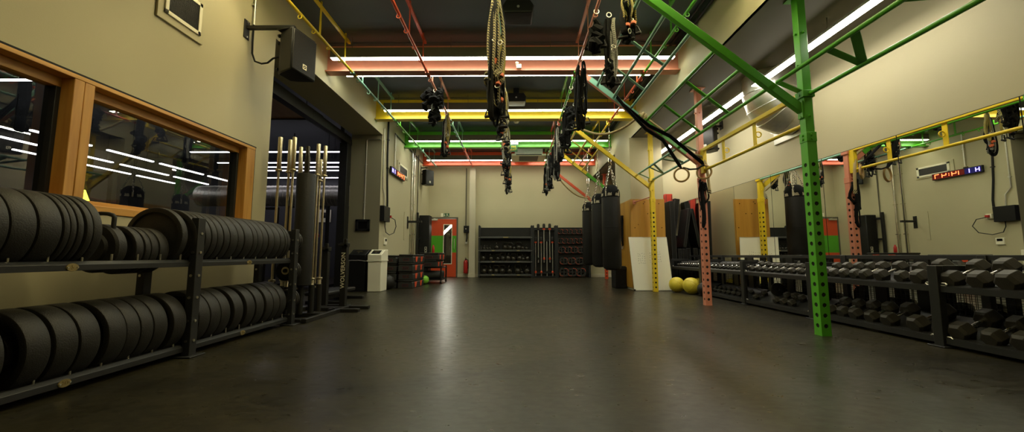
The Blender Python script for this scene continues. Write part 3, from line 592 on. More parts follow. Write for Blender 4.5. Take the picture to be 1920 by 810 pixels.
# ------------------------------------------------------------------ step platforms, ball, trolley, far left corner
def step(x, y, z, w, L, h, label, group='aerobic step platforms stacked along the left wall'):
    r = thing('step_platform', label, 'step platform', (x+w/2, y+L/2, z), group)
    b = MB().prism([(x, y, z), (x+w, y, z), (x+w, y, z+h*.62), (x+w-.03, y, z+h*.8), (x+.03, y, z+h*.8), (x, y, z+h*.62)], (0, L, 0)); b.build('body', 'greyplastic', r, .01)
    MB().box(x+.005, y-.012, z+h*.78, x+w-.005, y+L+.012, z+h-.004).build('deck', 'rubber', r, .012)
    MB().box(x+w*.3, y-.006, z+h*.25, x+w*.7, y+.002, z+h*.52).build('grip_slot', 'hole', r, .004)
    e = MB()
    for a, b_, c, d in ((.3, .7, .25, .29), (.3, .7, .48, .52), (.3, .33, .25, .52), (.67, .7, .25, .52)): e.box(x+w*a, y-.008, z+h*c, x+w*b_, y-.0005, z+h*d)
    e.build('slot_rim', 'darkred', r)
    for yy in (y+L*.16, y+L*.62):
        q = MB(); q.prism([(x+w-.001, yy, z+h*.72), (x+w-.001, yy+L*.12, z+h*.72), (x+w-.001, yy+L*.08, z+h*.08), (x+w-.001, yy+L*.04, z+h*.08)], (.008, 0, 0)).prism([(x+w-.001, yy+L*.14, z+h*.72), (x+w-.001, yy+L*.20, z+h*.72), (x+w-.001, yy+L*.12, z+h*.08), (x+w-.001, yy+L*.08, z+h*.08)], (.008, 0, 0))
        q.build('leg_mark', 'orange', r)
for i in range(4):
    step(-2.76+(0 if i != 3 else .0), 9.25+.03*(i % 2), .20*i, .35, 1.12, .2, '%s step platform up the stack nearer the middle of the room' % ORD[i])
for i in range(4):
    step(-3.12, 9.27+.03*((i+1) % 2), .195*i, .31, 1.12, .195, '%s step platform up the stack against the left wall' % ORD[i])
o = MB().sphere((-2.93, 9.02, .168), .168, 32, 18); o.mi(1)
o.cyl((-2.97, 8.858, .225), (-2.972, 8.852, .227), .022, n=12)
o.build('medicine_ball', ['rubber', 'brass'], None); tag(bpy.data.objects['medicine_ball'], 'black medicine ball on the floor in front of the step platforms', 'ball')
# tall black padded unit near door
r = thing('padded_column_machine', 'tall black padded upright unit standing against the left wall before the red door', 'gym machine', (-2.9, 12.6, 0))
MB().box(-3.1, 12.5, .06, -2.76, 12.85, 2.06).build('padded_body', 'pad', r, .02); MB().box(-3.13, 12.35, 0, -2.7, 13.0, .06).build('base', 'black_metal', r, .005)
MB().box(-3.12, 12.25, .06, -3.06, 12.33, 2.12).build('side_post', 'black_metal', r, .004)
for z in (1.25, 1.9): MB().box(-3.11, 12.3, z, -3.05, 12.52, z+.06).build('link_arm', 'black_metal', r, .003)
t = MB(); 
for k in range(3): 
    z = .80+k*.085
    for a, b_, c, d in ((-2.90, -2.83, z, z+.012), (-2.90, -2.83, z+.06, z+.072), (-2.90, -2.888, z, z+.072), (-2.842, -2.83, z, z+.072)): t.box(a, 12.494, c, b_, 12.4995, d)
t.build('white_marks', 'white', r)
# storage trolley
r = thing('storage_trolley', 'low black wheeled trolley rack with rollers in front of the red door', 'trolley', (-2.35, 11.3, 0))
tx0, tx1, ty0, ty1 = -2.62, -2.06, 10.9, 11.7
f = MB()
for x in (tx0, tx1):
    for y in (ty0, ty1): f.box(x-.02, y-.02, .07, x+.02, y+.02, .48)
for z in (.09, .42):
    for y in (ty0, ty1): f.box(tx0, y-.015, z, tx1, y+.015, z+.03)
    for x in (tx0, tx1): f.box(x-.015, ty0, z, x+.015, ty1, z+.03)
f.build('frame', 'black_metal', r, .003)
MB().box(tx0, ty0, .10, tx1, ty1, .115).build('lower_tray', 'greyplastic', r)
for x in (tx0, tx1):
    for y in (ty0, ty1):
        c = MB().cyl((x-.02, y, .045), (x+.02, y, .045), .045, n=18).build('caster', 'rubber', r); MB().box(x-.025, y-.012, .03, x-.021, y+.012, .09).box(x+.021, y-.012, .03, x+.025, y+.012, .09).build('fork', 'galv', c)
for k in range(3): 
    y = 11.02+k*.24; o = MB().cyl((tx0+.03, y, .225), (tx1-.03, y, .225), .105, n=24); o.mi(1).cyl((tx0+.025, y, .225), (tx0+.03, y, .225), .05).cyl((tx1-.03, y, .225), (tx1-.025, y, .225), .05)
    tag(o.build('foam_roller', ['greyplastic', 'hole'], None, .01), '%s grey foam roller lying on the trolley tray' % ORD[k], 'foam roller', 'foam rollers on the trolley')
r2 = thing('trolley_shelf_box', 'black moulded step with orange marks, lower on the trolley', 'step platform', (-2.35, 11.3, .46)); 
bpy.data.objects.remove(r2)
step(-2.66, 10.78, .455, .50, 1.05, .19, 'black step with orange marks, lower of the two on the trolley')
step(-2.64, 10.8, .65, .52, 1.05, .20, 'black step with orange marks, upper of the two on the trolley')
tag(MB().sphere((-2.47, 10.74, .115), .115, 28, 16).build('slam_ball', 'lime'), 'lime green ball on the floor at the trolley corner', 'ball')
bpy.data.objects['slam_ball'].location.z += .0
tag(MB().lathe([(1e-6, 0), (.035, 0), (.04, .01), (.04, .16), (.02, .19), (.02, .22), (1e-6, .22)], (-2.35, 11.2, .85), (0, 0, 1), 16).build('water_bottle', 'extred'), 'red bottle standing on the upper trolley step', 'bottle')
# fittings right of the door
r = thing('isolator_switch', 'black electrical isolator with hanging lead right of the red door', 'electrical box', (-1.77, D, 1.55))
MB().box(-1.86, D-.09, 1.58, -1.66, D, 1.83).build('box', 'blackplastic', r, .005); MB().tube([(-1.75, D-.05, 1.6), (-1.74, D-.08, 1.4), (-1.76, D-.09, 1.25)], .025, 8).build('lead', 'rubber', r); MB().box(-1.80, D-.10, 1.18, -1.72, D-.05, 1.26).build('connector', 'galv', r, .004)
MB().cyl((-1.78, D-.09, 1.72), (-1.78, D-.10, 1.72), .02, n=10).build('knob', 'galv', r)
conduit('conduit', 'vertical conduit on the back wall between the door and the narrow pillar', [(-1.79, D-.02, 3.95), (-1.79, D-.02, 1.83)], .018, 'soffit')
r = thing('fire_extinguisher', 'red fire extinguisher hung low on the back wall beside the door', 'extinguisher', (-1.77, D-.1, .12))
ex = (-1.77, D-.1)
MB().lathe([(1e-6, .14), (.07, .14), (.078, .16), (.078, .52), (.06, .58), (.025, .605), (.025, .63), (1e-6, .63)], (ex[0], ex[1], 0), (0, 0, 1), 24).build('cylinder', 'extred', r)
MB().box(ex[0]-.02, ex[1]-.06, .63, ex[0]+.02, ex[1]+.03, .66).box(ex[0]-.012, ex[1]-.09, .68, ex[0]+.012, ex[1]+.03, .695).build('valve_handle', 'blackplastic', r, .003)
MB().tube([(ex[0]+.02, ex[1]-.03, .645), (ex[0]+.09, ex[1]-.03, .6), (ex[0]+.10, ex[1]-.03, .45), (ex[0]+.09, ex[1]-.02, .3)], .011, 8).build('hose', 'rubber', r)
MB().box(ex[0]-.03, D-.025, .3, ex[0]+.03, D, .5).build('wall_hook', 'blackplastic', r)
# ------------------------------------------------------------------ back wall storage racks
FX = 13.72
def rack(x0, x1, name, label, rails, h=1.79, d=.36):
    r = thing(name, label, 'rack', ((x0+x1)/2, FX+d/2, 0))
    for x in (x0+.03, x1-.03):
        for y in (FX+.03, FX+d-.03):
            u = MB().box(x-.03, y-.03, 0, x+.03, y+.03, h).lathe([(.03, h), (.03, h+.02), (1e-6, h+.045)], (x, y, 0), (0, 0, 1), 12).build('upright', 'rack_metal', r, .004)
        for z in (.12, h*.5, h-.1): MB().box(x-.015, FX+.06, z, x+.015, FX+d-.06, z+.04).build('side_tie', 'rack_metal', r)
    return r
kr = rack(-1.30, .60, 'kettlebell_rack', 'charcoal three-shelf rack of kettlebells on the back wall', 0)
MB().box(-1.24, FX+.30, .1, .54, FX+.31, 1.76).build('back_sheet', 'black_metal', kr)
for z, tag_ in ((.09, 0), (.545, 0), (.935, 0), (1.40, 1)):
    MB().box(-1.24, FX+.02, z-.03, .54, FX+.05, z+.03).box(-1.24, FX+.02, z-.005, .54, FX+.30, z+.005).build('shelf', 'shelf_edge', kr, .003)
    for x in (-1.27, .57): MB().cyl((x, FX-.002, z), (x, FX-.008, z), .012, n=8).build('bolt', 'screw', kr)
    pq = MB()
    for x in ((-.34,) if tag_ else (-.78, .10)): pq.cbox((x, FX+.017, z), (.18 if tag_ else .10, .006, .035))
    pq.build('plaque', 'brass', kr, .002)
def kb_proto():
    r = thing('kettlebell', None, 'kettlebell', (0, 0, 0)); 
    MB().lathe([(1e-6, 0), (.055, 0), (.062, .006), (.088, .04), (.098, .085), (.09, .135), (.066, .172), (.03, .188), (1e-6, .19)], (0, 0, 0), (0, 0, 1), 24).build('bell', 'iron', r, local=True)
    h = [(-.055, 0, .155), (-.078, 0, .20), (-.078, 0, .235), (-.055, 0, .268), (0, 0, .275), (.055, 0, .268), (.078, 0, .235), (.078, 0, .20), (.055, 0, .155)]
    MB().tube(h, .016, 10).build('handle', 'iron', r, local=True); reg(r); return r
kb = kb_proto(); first = True
rows = [('top', .941, [(-1.21, .6), (-1.10, .62), (-.99, .58), (-.89, .6), (-.66, .95), (-.36, .95), (-.19, .9), (-.05, .75), (.12, .95), (.26, .75), (.40, .7)]),
        ('middle', .551, [(-1.13, 1.0), (-.86, .92), (-.62, .85), (-.44, 1.0), (-.26, 1.05), (-.07, .9), (.15, 1.0), (.28, .8), (.43, .95)]),
        ('bottom', .096, [(-1.10, 1.05), (-.88, 1.05), (-.68, 1.05), (-.46, 1.1), (-.20, 1.05), (.08, 1.15), (.23, .7), (.41, 1.1)])]
random.seed(5)
for nm, z, xs in rows:
    for i, (x, s) in enumerate(xs):
        o = kb if first else copy_tree(kb); first = False
        o.location = (x, FX+.15, z); s *= 1.12; o.scale = (s, s, s); o.rotation_euler = (0, 0, 0 if s > .9 and i % 3 != 1 else random.choice((1.2, -1.3, 1.5)))
        o['label'] = 'kettlebell, %s from the narrow pillar on the %s shelf' % (ORD[i], nm); o['group'] = 'kettlebells on the three shelves'
br = rack(.60, 1.44, 'bar_rack', 'charcoal wall rack holding upright bars with orange collars', 0)
MB().box(.66, FX+.30, .05, 1.38, FX+.31, 1.76).build('back_sheet', 'black_metal', br); 
for z in (.12, 1.28, 1.66): MB().box(.66, FX+.24, z, 1.38, FX+.30, z+.05).build('cross_rail', 'rack_metal', br, .003)
MB().box(.66, FX+.02, .0, 1.38, FX+.24, .05).build('floor_tray', 'black_metal', br)
for i, (x, z0, z1) in enumerate([(.71, .05, 1.42), (.81, .52, 1.88), (.91, .05, 1.42), (1.01, .52, 1.89), (1.11, .05, 1.30), (1.215, .52, 1.89), (1.31, .05, 1.42)]):
    r = thing('pump_bar', 'upright chrome bar with %s collars, %s along the bar rack' % ('dark' if i in (1, 4) else 'orange', ORD[i]), 'exercise bar', (x, FX+.14, z0), 'upright bars in the back wall rack'); y = FX+.14
    MB().cyl((x, y, z0), (x, y, z1-.04), .0165, n=12).build('shaft', 'galv', r)
    c = 'rubber' if i in (1, 4) else 'orange'
    MB().lathe([(.014, z0+.1), (.034, z0+.1), (.04, z0+.12), (.03, z0+.17), (.014, z0+.18)], (x, y, 0), (0, 0, 1), 14).build('lower_collar', c, r)
    if i != 4:
        MB().lathe([(.014, z1-.22), (.044, z1-.215), (.046, z1-.17), (.014, z1-.16)], (x, y, 0), (0, 0, 1), 14).build('upper_collar', c, r)
        MB().lathe([(.014, z1-.16), (.048, z1-.155), (.052, z1-.05), (.035, z1), (1e-6, z1)], (x, y, 0), (0, 0, 1), 14).build('grip_head', 'rubber', r)
    if z0 > .1: MB().box(x-.02, y, z0+.02, x+.02, FX+.27, z0+.05).build('hanger', 'rack_metal', r)
pr_ = rack(1.44, 2.62, 'weight_disc_rack', 'charcoal wall rack of rounded discs with orange arcs behind the punch bags', 0)
MB().box(1.50, FX+.20, .03, 2.56, FX+.21, 1.76).build('back_sheet', 'black_metal', pr_)
def disc_proto(s):
    r = thing('weight_disc', None, 'weight plate', (0, 0, 0))
    n = 8; poly = []
    for k in range(32):
        a = 2*pi*k/32; q = (abs(cos(a))**3.2+abs(sin(a))**3.2)**(-1/3.2); poly.append((s*q*cos(a), 0, s*q*sin(a)*.86))
    inner = [(x*.62, 0, z*.62) for x, _, z in poly]
    m = MB(); N = 32; vs = [(x, y, z) for y in (-.025, .025) for P in (poly, inner) for x, _, z in P]
    fs = []
    for i in range(N):
        j = (i+1) % N; fs += [(i, j, N+j, N+i), (2*N+i, 3*N+i, 3*N+j, 2*N+j), (i, 2*N+i, 2*N+j, j), (N+i, N+j, 3*N+j, 3*N+i)]
    m.add(vs, fs); m.build('disc', 'greyplastic', r, local=True)
    MB().box(-s*.64, -.02, -s*.06, s*.64, .02, s*.12).box(-s*.14, -.022, -s*.55, s*.14, .022, s*.55).build('spoke', 'greyplastic', r, local=True)
    for a0 in (pi*.05, pi*1.05):
        q = []
        for k in range(9):
            a = a0+k*.42*pi/8; qq = (abs(cos(a))**3.2+abs(sin(a))**3.2)**(-1/3.2)*.90; q.append((s*qq*cos(a), -.026, s*qq*sin(a)*.86))
        MB().tube(q, s*.036, 6).build('orange_arc', 'orange', r, local=True)
    MB().cyl((0, .025, 0), (0, .075, 0), .02, n=12).build('peg', 'rack_metal', r, local=True)
    reg(r); return r
DR = [('top', 1.61, .10, [1.60, 1.76, 1.92, 2.09, 2.26, 2.42]), ('second', 1.28, .11, [1.60, 1.76, 1.93, 2.09, 2.26, 2.42]), ('third', .965, .135, [1.635, 1.86, 2.08, 2.32]), ('fourth', .575, .145, [1.70, 1.98, 2.25]), ('bottom', .185, .17, [1.70, 2.00, 2.30])]
for nm, z, s, xs in DR:
    p = disc_proto(s)
    for i, x in enumerate(xs):
        o = p if i == 0 else copy_tree(p); o.location = (x, FX+.13, z)
        o['label'] = 'black disc with orange arcs, %s along the %s row of its rack' % (ORD[i], nm); o['group'] = 'discs with orange arcs on the back wall rack'
conduit('conduit', 'inner dark conduit in the corner where the ceiling meets the right beam', [(2.58, 3.2, 4.25), (2.58, 13.9, 4.25)], .022, 'blackplastic')
conduit('conduit', 'outer dark conduit in the corner where the ceiling meets the right beam', [(2.66, 3.2, 4.2), (2.66, 13.9, 4.2)], .022, 'blackplastic')
# ------------------------------------------------------------------ ceiling fittings
r = thing('air_conditioner', 'white cassette air conditioner hung under the ceiling near the red beam', 'air conditioner', (.42, 12.3, 3.84))
MB().box(-.02, 12.0, 3.92, .86, 12.8, ZC-.001).build('casing', 'galv', r, .01)
MB().box(-.12, 11.9, 3.86, .96, 12.75, 3.92).build('fascia', 'white', r, .012); MB().box(.12, 12.0, 3.855, .72, 12.6, 3.862).build('intake_grille', 'blackplastic', r)
m = MB().box(.02, 11.885, 3.875, .82, 11.902, 3.90); m.build('air_slot', 'hole', r)
r = thing('hanging_sign', 'small white and green hanging sign under the green beam', 'sign', (.0, 10.6, 3.7))
MB().box(-.13, 10.68, 3.86, .08, 10.72, 3.99).build('upper_plate', 'white', r); MB().box(-.15, 10.69, 3.66, .06, 10.71, 3.85).build('lower_plate', 'signgreen', r)
m = MB(); put_text(m, 'FIRE', .075, (-.045, 10.688, 3.79), (1, 0, 0), (0, 0, 1), .001); put_text(m, 'EXIT', .075, (-.045, 10.688, 3.71), (1, 0, 0), (0, 0, 1), .001); m.build('lettering', 'ballyellow', r)
MB().torus((-.03, 10.678, 3.93), (0, 1, 0), .03, .01, 14, 6).build('pictogram', 'blackplastic', r)
for lb, x, y in (('black ceiling speaker box just in front of the yellow beam', .02, 8.0), ('black ceiling speaker box nearest the camera above the front hanging straps', .04, 5.0)):
    r = thing('ceiling_speaker', lb, 'speaker', (x, y, 4.0), 'black boxes hung from the ceiling')
    MB().prism([(x-.19, y-.12, 3.98), (x+.19, y-.12, 3.98), (x+.21, y-.12, 4.08), (x+.16, y-.12, 4.16), (x-.16, y-.12, 4.16), (x-.21, y-.12, 4.08)], (0, .3, 0)).build('body', 'blackplastic', r, .015)
    MB().box(x-.06, y-.03, 4.155, x+.06, y+.06, ZC-.001).build('mount', 'blackplastic', r); MB().cyl((x, y-.121, 4.06), (x, y-.125, 4.06), .018, n=12).build('badge', 'galv', r)
r = thing('smoke_detector', 'round pale smoke detector on the ceiling between the yellow and green beams', 'smoke detector', (.03, 10.0, 4.24))
MB().lathe([(1e-6, 0), (.05, 0), (.06, .015), (.06, .03), (.075, .035), (.075, .06), (1e-6, .06)], (.03, 10.0, 4.239), (0, 0, 1), 24).build('case', 'white', r)
r = thing('emergency_light', 'small white fitting with spot lamp fixed to the salmon beam', 'light', (.04, 6.16, 3.86)); MB().box(.02, 6.13, 3.83, .10, 6.169, 3.90).build('case', 'white', r, .004); MB().cyl((.03, 6.12, 3.92), (.03, 6.17, 3.90), .025, n=12).build('lamp_head', 'white', r)
# ------------------------------------------------------------------ rig posts with real holes
def holed_post(x, y, z0, z1, w, zh, sp=.1, rad=.0215):
    m = MB(); h = w/2
    def face(o, ux, nrm):
        o, ux, nrm = V(o), V(ux), V(nrm); z = z0
        def quad(za, zb): m.add([o-ux*h+V((0, 0, za)), o+ux*h+V((0, 0, za)), o+ux*h+V((0, 0, zb)), o-ux*h+V((0, 0, zb))], [(0, 1, 2, 3)])
        c = z0+sp*.9; quad(z0, c-sp/2)
        zt = c-sp/2
        while zt+sp <= zh:
            zc = zt+sp/2; C = [o+ux*a*h+V((0, 0, zc+b*sp/2)) for a, b in ((-1, -1), (1, -1), (1, 1), (-1, 1))]
            R = [o+ux*rad*cos(radians(225+30*k))+V((0, 0, zc+rad*sin(radians(225+30*k)))) for k in range(12)]
            B = [p-nrm*.006 for p in R]; fs = []
            for k in range(4):
                a0 = 3*k; fs.append([k, (k+1) % 4]+[4+(a0+3-q) % 12 for q in range(4)])
            fs += [(4+k, 4+(k+1) % 12, 16+(k+1) % 12, 16+k) for k in range(12)]
            m.add(C+R+B, fs); zt += sp
        quad(zt, z1)
    for s in (-1, 1):
        face((x, y+s*h, 0), (1, 0, 0), (0, s, 0)); face((x+s*h, y, 0), (0, 1, 0), (s, 0, 0))
    m.add([(x-h, y-h, z1), (x+h, y-h, z1), (x+h, y+h, z1), (x-h, y+h, z1)], [(0, 1, 2, 3)])
    i = h-.0075; m.mi(1)
    for a, b_ in (((-i, -i), (i, -i)), ((i, -i), (i, i)), ((i, i), (-i, i)), ((-i, i), (-i, -i))): m.add([(x+a[0], y+a[1], z0), (x+b_[0], y+b_[1], z0), (x+b_[0], y+b_[1], zh+.05), (x+a[0], y+a[1], zh+.05)], [(0, 1, 2, 3)])
    return m
PC_ = ['green', 'salmon', 'yellow', 'green', 'red']
plab = ['green steel rig post with two columns of holes, nearest the camera', 'salmon pink rig post with holes standing by the dumbbell rack', 'yellow rig post with holes in front of the whiteboard', 'thin looking far green rig post behind the timber column', 'red rig post at the back wall behind the punch bags']
for y, c, lb in zip(YP[1:], PC_, plab):
    r = thing('rig_post', lb, 'rig post', (XP, y, 0), 'coloured rig posts along the right side')
    w = .095
    m = holed_post(XP, y, .004, 2.0, w, 1.83); 
    # recalc would flip the inner liner; built as its own child
    m.build('lower_post', [c, 'hole'], r)
    MB().box(XP-.0425, y-.0425, 2.0, XP+.0425, y+.0425, 3.509).build('upper_post', c, r, .004)
    for q in (MB().box(XP-.052, y-.052, 1.93, XP+.052, y+.052, 2.03), MB().box(XP-.06, y-.06, 2.40, XP+.06, y+.06, 2.47)): q.build('collar', c, r, .003)
    MB().box(XP-.09, y-.09, 3.50, XP+.09, y+.09, 3.5095).build('ceiling_plate', c, r)
    b = MB()
    for z in (1.96, 2.0, 2.43, 2.2, 2.75, 3.1):
        b.cyl((XP, y-.04, z), (XP, y-.066, z), .013, n=8); b.cyl((XP-.04, y, z), (XP-.066, y, z), .013, n=8)
    b.build('bolt', c, r)
    MB().box(XP-.049, y-.049, 0, XP+.049, y+.049, .006).build('foot_plate', c, r)
# sloped beams
X0, Z0_, X1, Z1_ = 2.97, 2.275, 1.03, 3.845
def sl(x): return Z0_+(Z1_-Z0_)*(X0-x)/(X0-X1)
slab = ['green sloped beam rising from the nearest green post to the ceiling rail', 'salmon sloped beam rising from the salmon post to the ceiling rail', 'yellow sloped beam rising from the yellow post to the ceiling rail', 'green sloped beam behind the yellow ladder', 'red sloped beam in front of the back wall']
for i, (y, c, lb) in enumerate(zip(YP[1:], PC_, slab)):
    r = thing('sloped_stringer', lb, 'rig beam', (X0, y, Z0_), 'sloped rig beams')
    up = (Z1_-Z0_, 0, X0-X1)
    MB().bar((X0, y, Z0_), (X1, y, Z1_), .06, .085, up).build('beam', c, r, .004)
    n = V(up).normalized(); b = MB()
    for k in range(10): x = 2.86-k*.195; p = V((x, y, sl(x)))+n*.042; b.cyl(p, p+n*.014, .014, n=6)
    b.build('bolt', c if i != 1 else 'teal', r)
    MB().box(X0-.02, y-.035, Z0_-.09, X0-.002, y+.035, Z0_+.09).build('end_plate', c, r, .002)
# ladder modules
def module(y0, y1, xs, c, label):
    n = V((Z1_-Z0_, 0, X0-X1)).normalized(); r = thing('ladder_module', label, 'monkey bars', (xs[1], (y0+y1)/2, sl(xs[1])), 'monkey bar ladder modules'); a, b_ = y0+.032, y1-.032
    for x in xs: MB().cyl((x, a, sl(x)), (x, b_, sl(x)), .021, n=14).build('rung', c, r)
    for t in (1/3, 2/3):
        y = a+(b_-a)*t; e = .0
        MB().bar((xs[0]-.01, y, sl(xs[0]-.01)), (xs[-1]+.01, y, sl(xs[-1]+.01)), .055, .012, n).build('cross_flat', c, r, .002)
    for y in (a, b_):
        MB().bar((xs[0]-.12, y, sl(xs[0]-.12)), (xs[-1]+.12, y, sl(xs[-1]+.12)), .008, .075, n).build('side_plate', c, r)
    if c == 'teal' or c == 'yellow':
        y = y1 if c == 'teal' else y1
        p0, p1 = V((xs[0]-.13, y, sl(xs[0]-.13)))+n*.046, V((xs[-1]+.12, y, sl(xs[-1]+.12)))+n*.046
        MB().bar(p0, p1, .066, .006, n).build('top_plate', c, r)
module(3.95, 6.26, [1.36, 1.62, 1.88], 'teal', 'teal monkey bar ladder module, upper one of the nearest bay')
module(3.95, 6.26, [2.13, 2.39, 2.66], 'green', 'green monkey bar ladder module, lower one of the nearest bay')
module(8.55, 10.86, [1.36, 1.62, 1.88], 'yellow', 'yellow monkey bar ladder module between the yellow and far green beams')
# pull-up frames between posts
def dual(y0, y1, c, label):
    r = thing('pull_up_frame', label, 'pull-up bars', (2.9, (y0+y1)/2, 2.43), 'pull-up bars between the rig posts')
    A, B = (2.735, 2.575), (3.03, 2.435)
    MB().cyl((A[0], y0, A[1]), (A[0], y1, A[1]), .021, n=14).build('outer_bar', c, r); MB().cyl((B[0], y0+.05, B[1]), (B[0], y1-.05, B[1]), .021, n=14).build('inner_bar', c, r)
    n = V((A[1]-B[1], 0, B[0]-A[0])); L = y1-y0
    for a, b_ in ((y1-.01, y1-.01), (y1-.29*L, y1-.29*L), (y1-.41*L, y1-.29*L), (y0+.29*L, y0+.29*L), (y0+.41*L, y0+.29*L), (y0+.01, y0+.01)):
        MB().bar((A[0], a, A[1]), (B[0], b_, B[1]), .07, .008, n).build('brace_flat', c, r)
    return r
dual(1.66, 3.95, 'green', 'green double pull-up bars reaching from the nearest post to the right edge')
dual(6.26, 8.55, 'teal', 'teal double pull-up bars between the salmon and yellow posts')
dual(10.86, 13.08, 'salmon', 'salmon double pull-up bars at the back behind the punch bags')
r = thing('pull_up_frame', 'yellow frame with a square top bar and round lower bar by the wall', 'pull-up bars', (XP, 5.1, 2.13), 'pull-up bars between the rig posts'); a, b_ = 4.0, 6.21
MB().box(XP-.025, a, 2.43, XP+.025, b_, 2.48).build('top_bar', 'yellow', r, .003); MB().cyl((XP, a, 2.13), (XP, b_, 2.13), .021, n=14).build('lower_bar', 'yellow', r)
MB().box(XP-.03, b_-.09, 2.08, XP+.03, b_, 2.43).build('end_upright', 'yellow', r, .003)
for y in (4.82, 5.56):
    u = MB().box(XP-.005, y-.03, 2.13, XP+.005, y+.03, 2.43).build('upright_flat', 'yellow', r); MB().torus((XP+.045, y, 2.29), (0, 1, 0), .035, .008, 20, 8).build('eyelet', 'yellow', u)
r = thing('strut', 'short salmon strut from the yellow post to the timber column', 'rig strut', (2.85, 8.75, 2.0)); MB().cyl((2.99, 8.60, 2.06), (2.72, 8.905, 1.985), .013, n=10).build('rod', 'salmon', r); MB().box(2.69, 8.895, 1.94, 2.75, 8.904, 2.03).build('foot', 'salmon', r)
# ------------------------------------------------------------------ ceiling rails in bays
RXs = [-2.70, -1.46, -.22, 1.0, 2.14]
RC = [['yellow', 'teal', 'green', 'teal'], ['red', 'salmon', 'teal', 'red'], ['teal', 'yellow', 'yellow', 'salmon'], ['salmon', 'green', 'red', 'green'], ['green', 'red', 'yellow', 'salmon']]
rn = ['leftmost', 'second from left', 'middle', 'fourth from left', 'rightmost']; bn = ['in the nearest bay', 'between the salmon and yellow beams', 'between the yellow and green beams', 'between the green and red beams']
for i, x in enumerate(RXs):
    for j in range(4):
        a, b_ = YP[j+1]+.12, YP[j+2]-.12; c = RC[i][j]
        r = thing('ceiling_rail', '%s %s ceiling rail %s' % (rn[i], c, bn[j]), 'ceiling rail', (x, (a+b_)/2, 3.8), 'hanging rails under the ceiling')
        MB().cyl((x, a-.2, 3.795), (x, b_+.2, 3.795), .021, n=12).build('lower_bar', c, r)
        MB().box(x-.02, a+.1, 4.2, x+.02, b_-.1, 4.235).build('upper_bar', c, r)
        st = MB()
        for t in (.12, .5, .88): y = a+(b_-a)*t; st = MB().box(x-.004, y-.02, 3.81, x+.004, y+.02, 4.2); st.build('strut', c, r); MB().box(x-.01, y-.01, 4.23, x+.01, y+.01, ZC-.001).build('hanger', c, r)
        for t in (.02, .26, .42, .62, .80): 
            y = a+(b_-a)*t; MB().torus((x, y, 3.755), (0, 1, 0), .024, .007, 16, 6).build('hook', c, r)
        MB().box(x-.03, a-.2, 3.775, x+.03, a-.14, 3.812).box(x-.03, b_+.14, 3.775, x+.03, b_+.2, 3.812).build('beam_clamp', c, r)
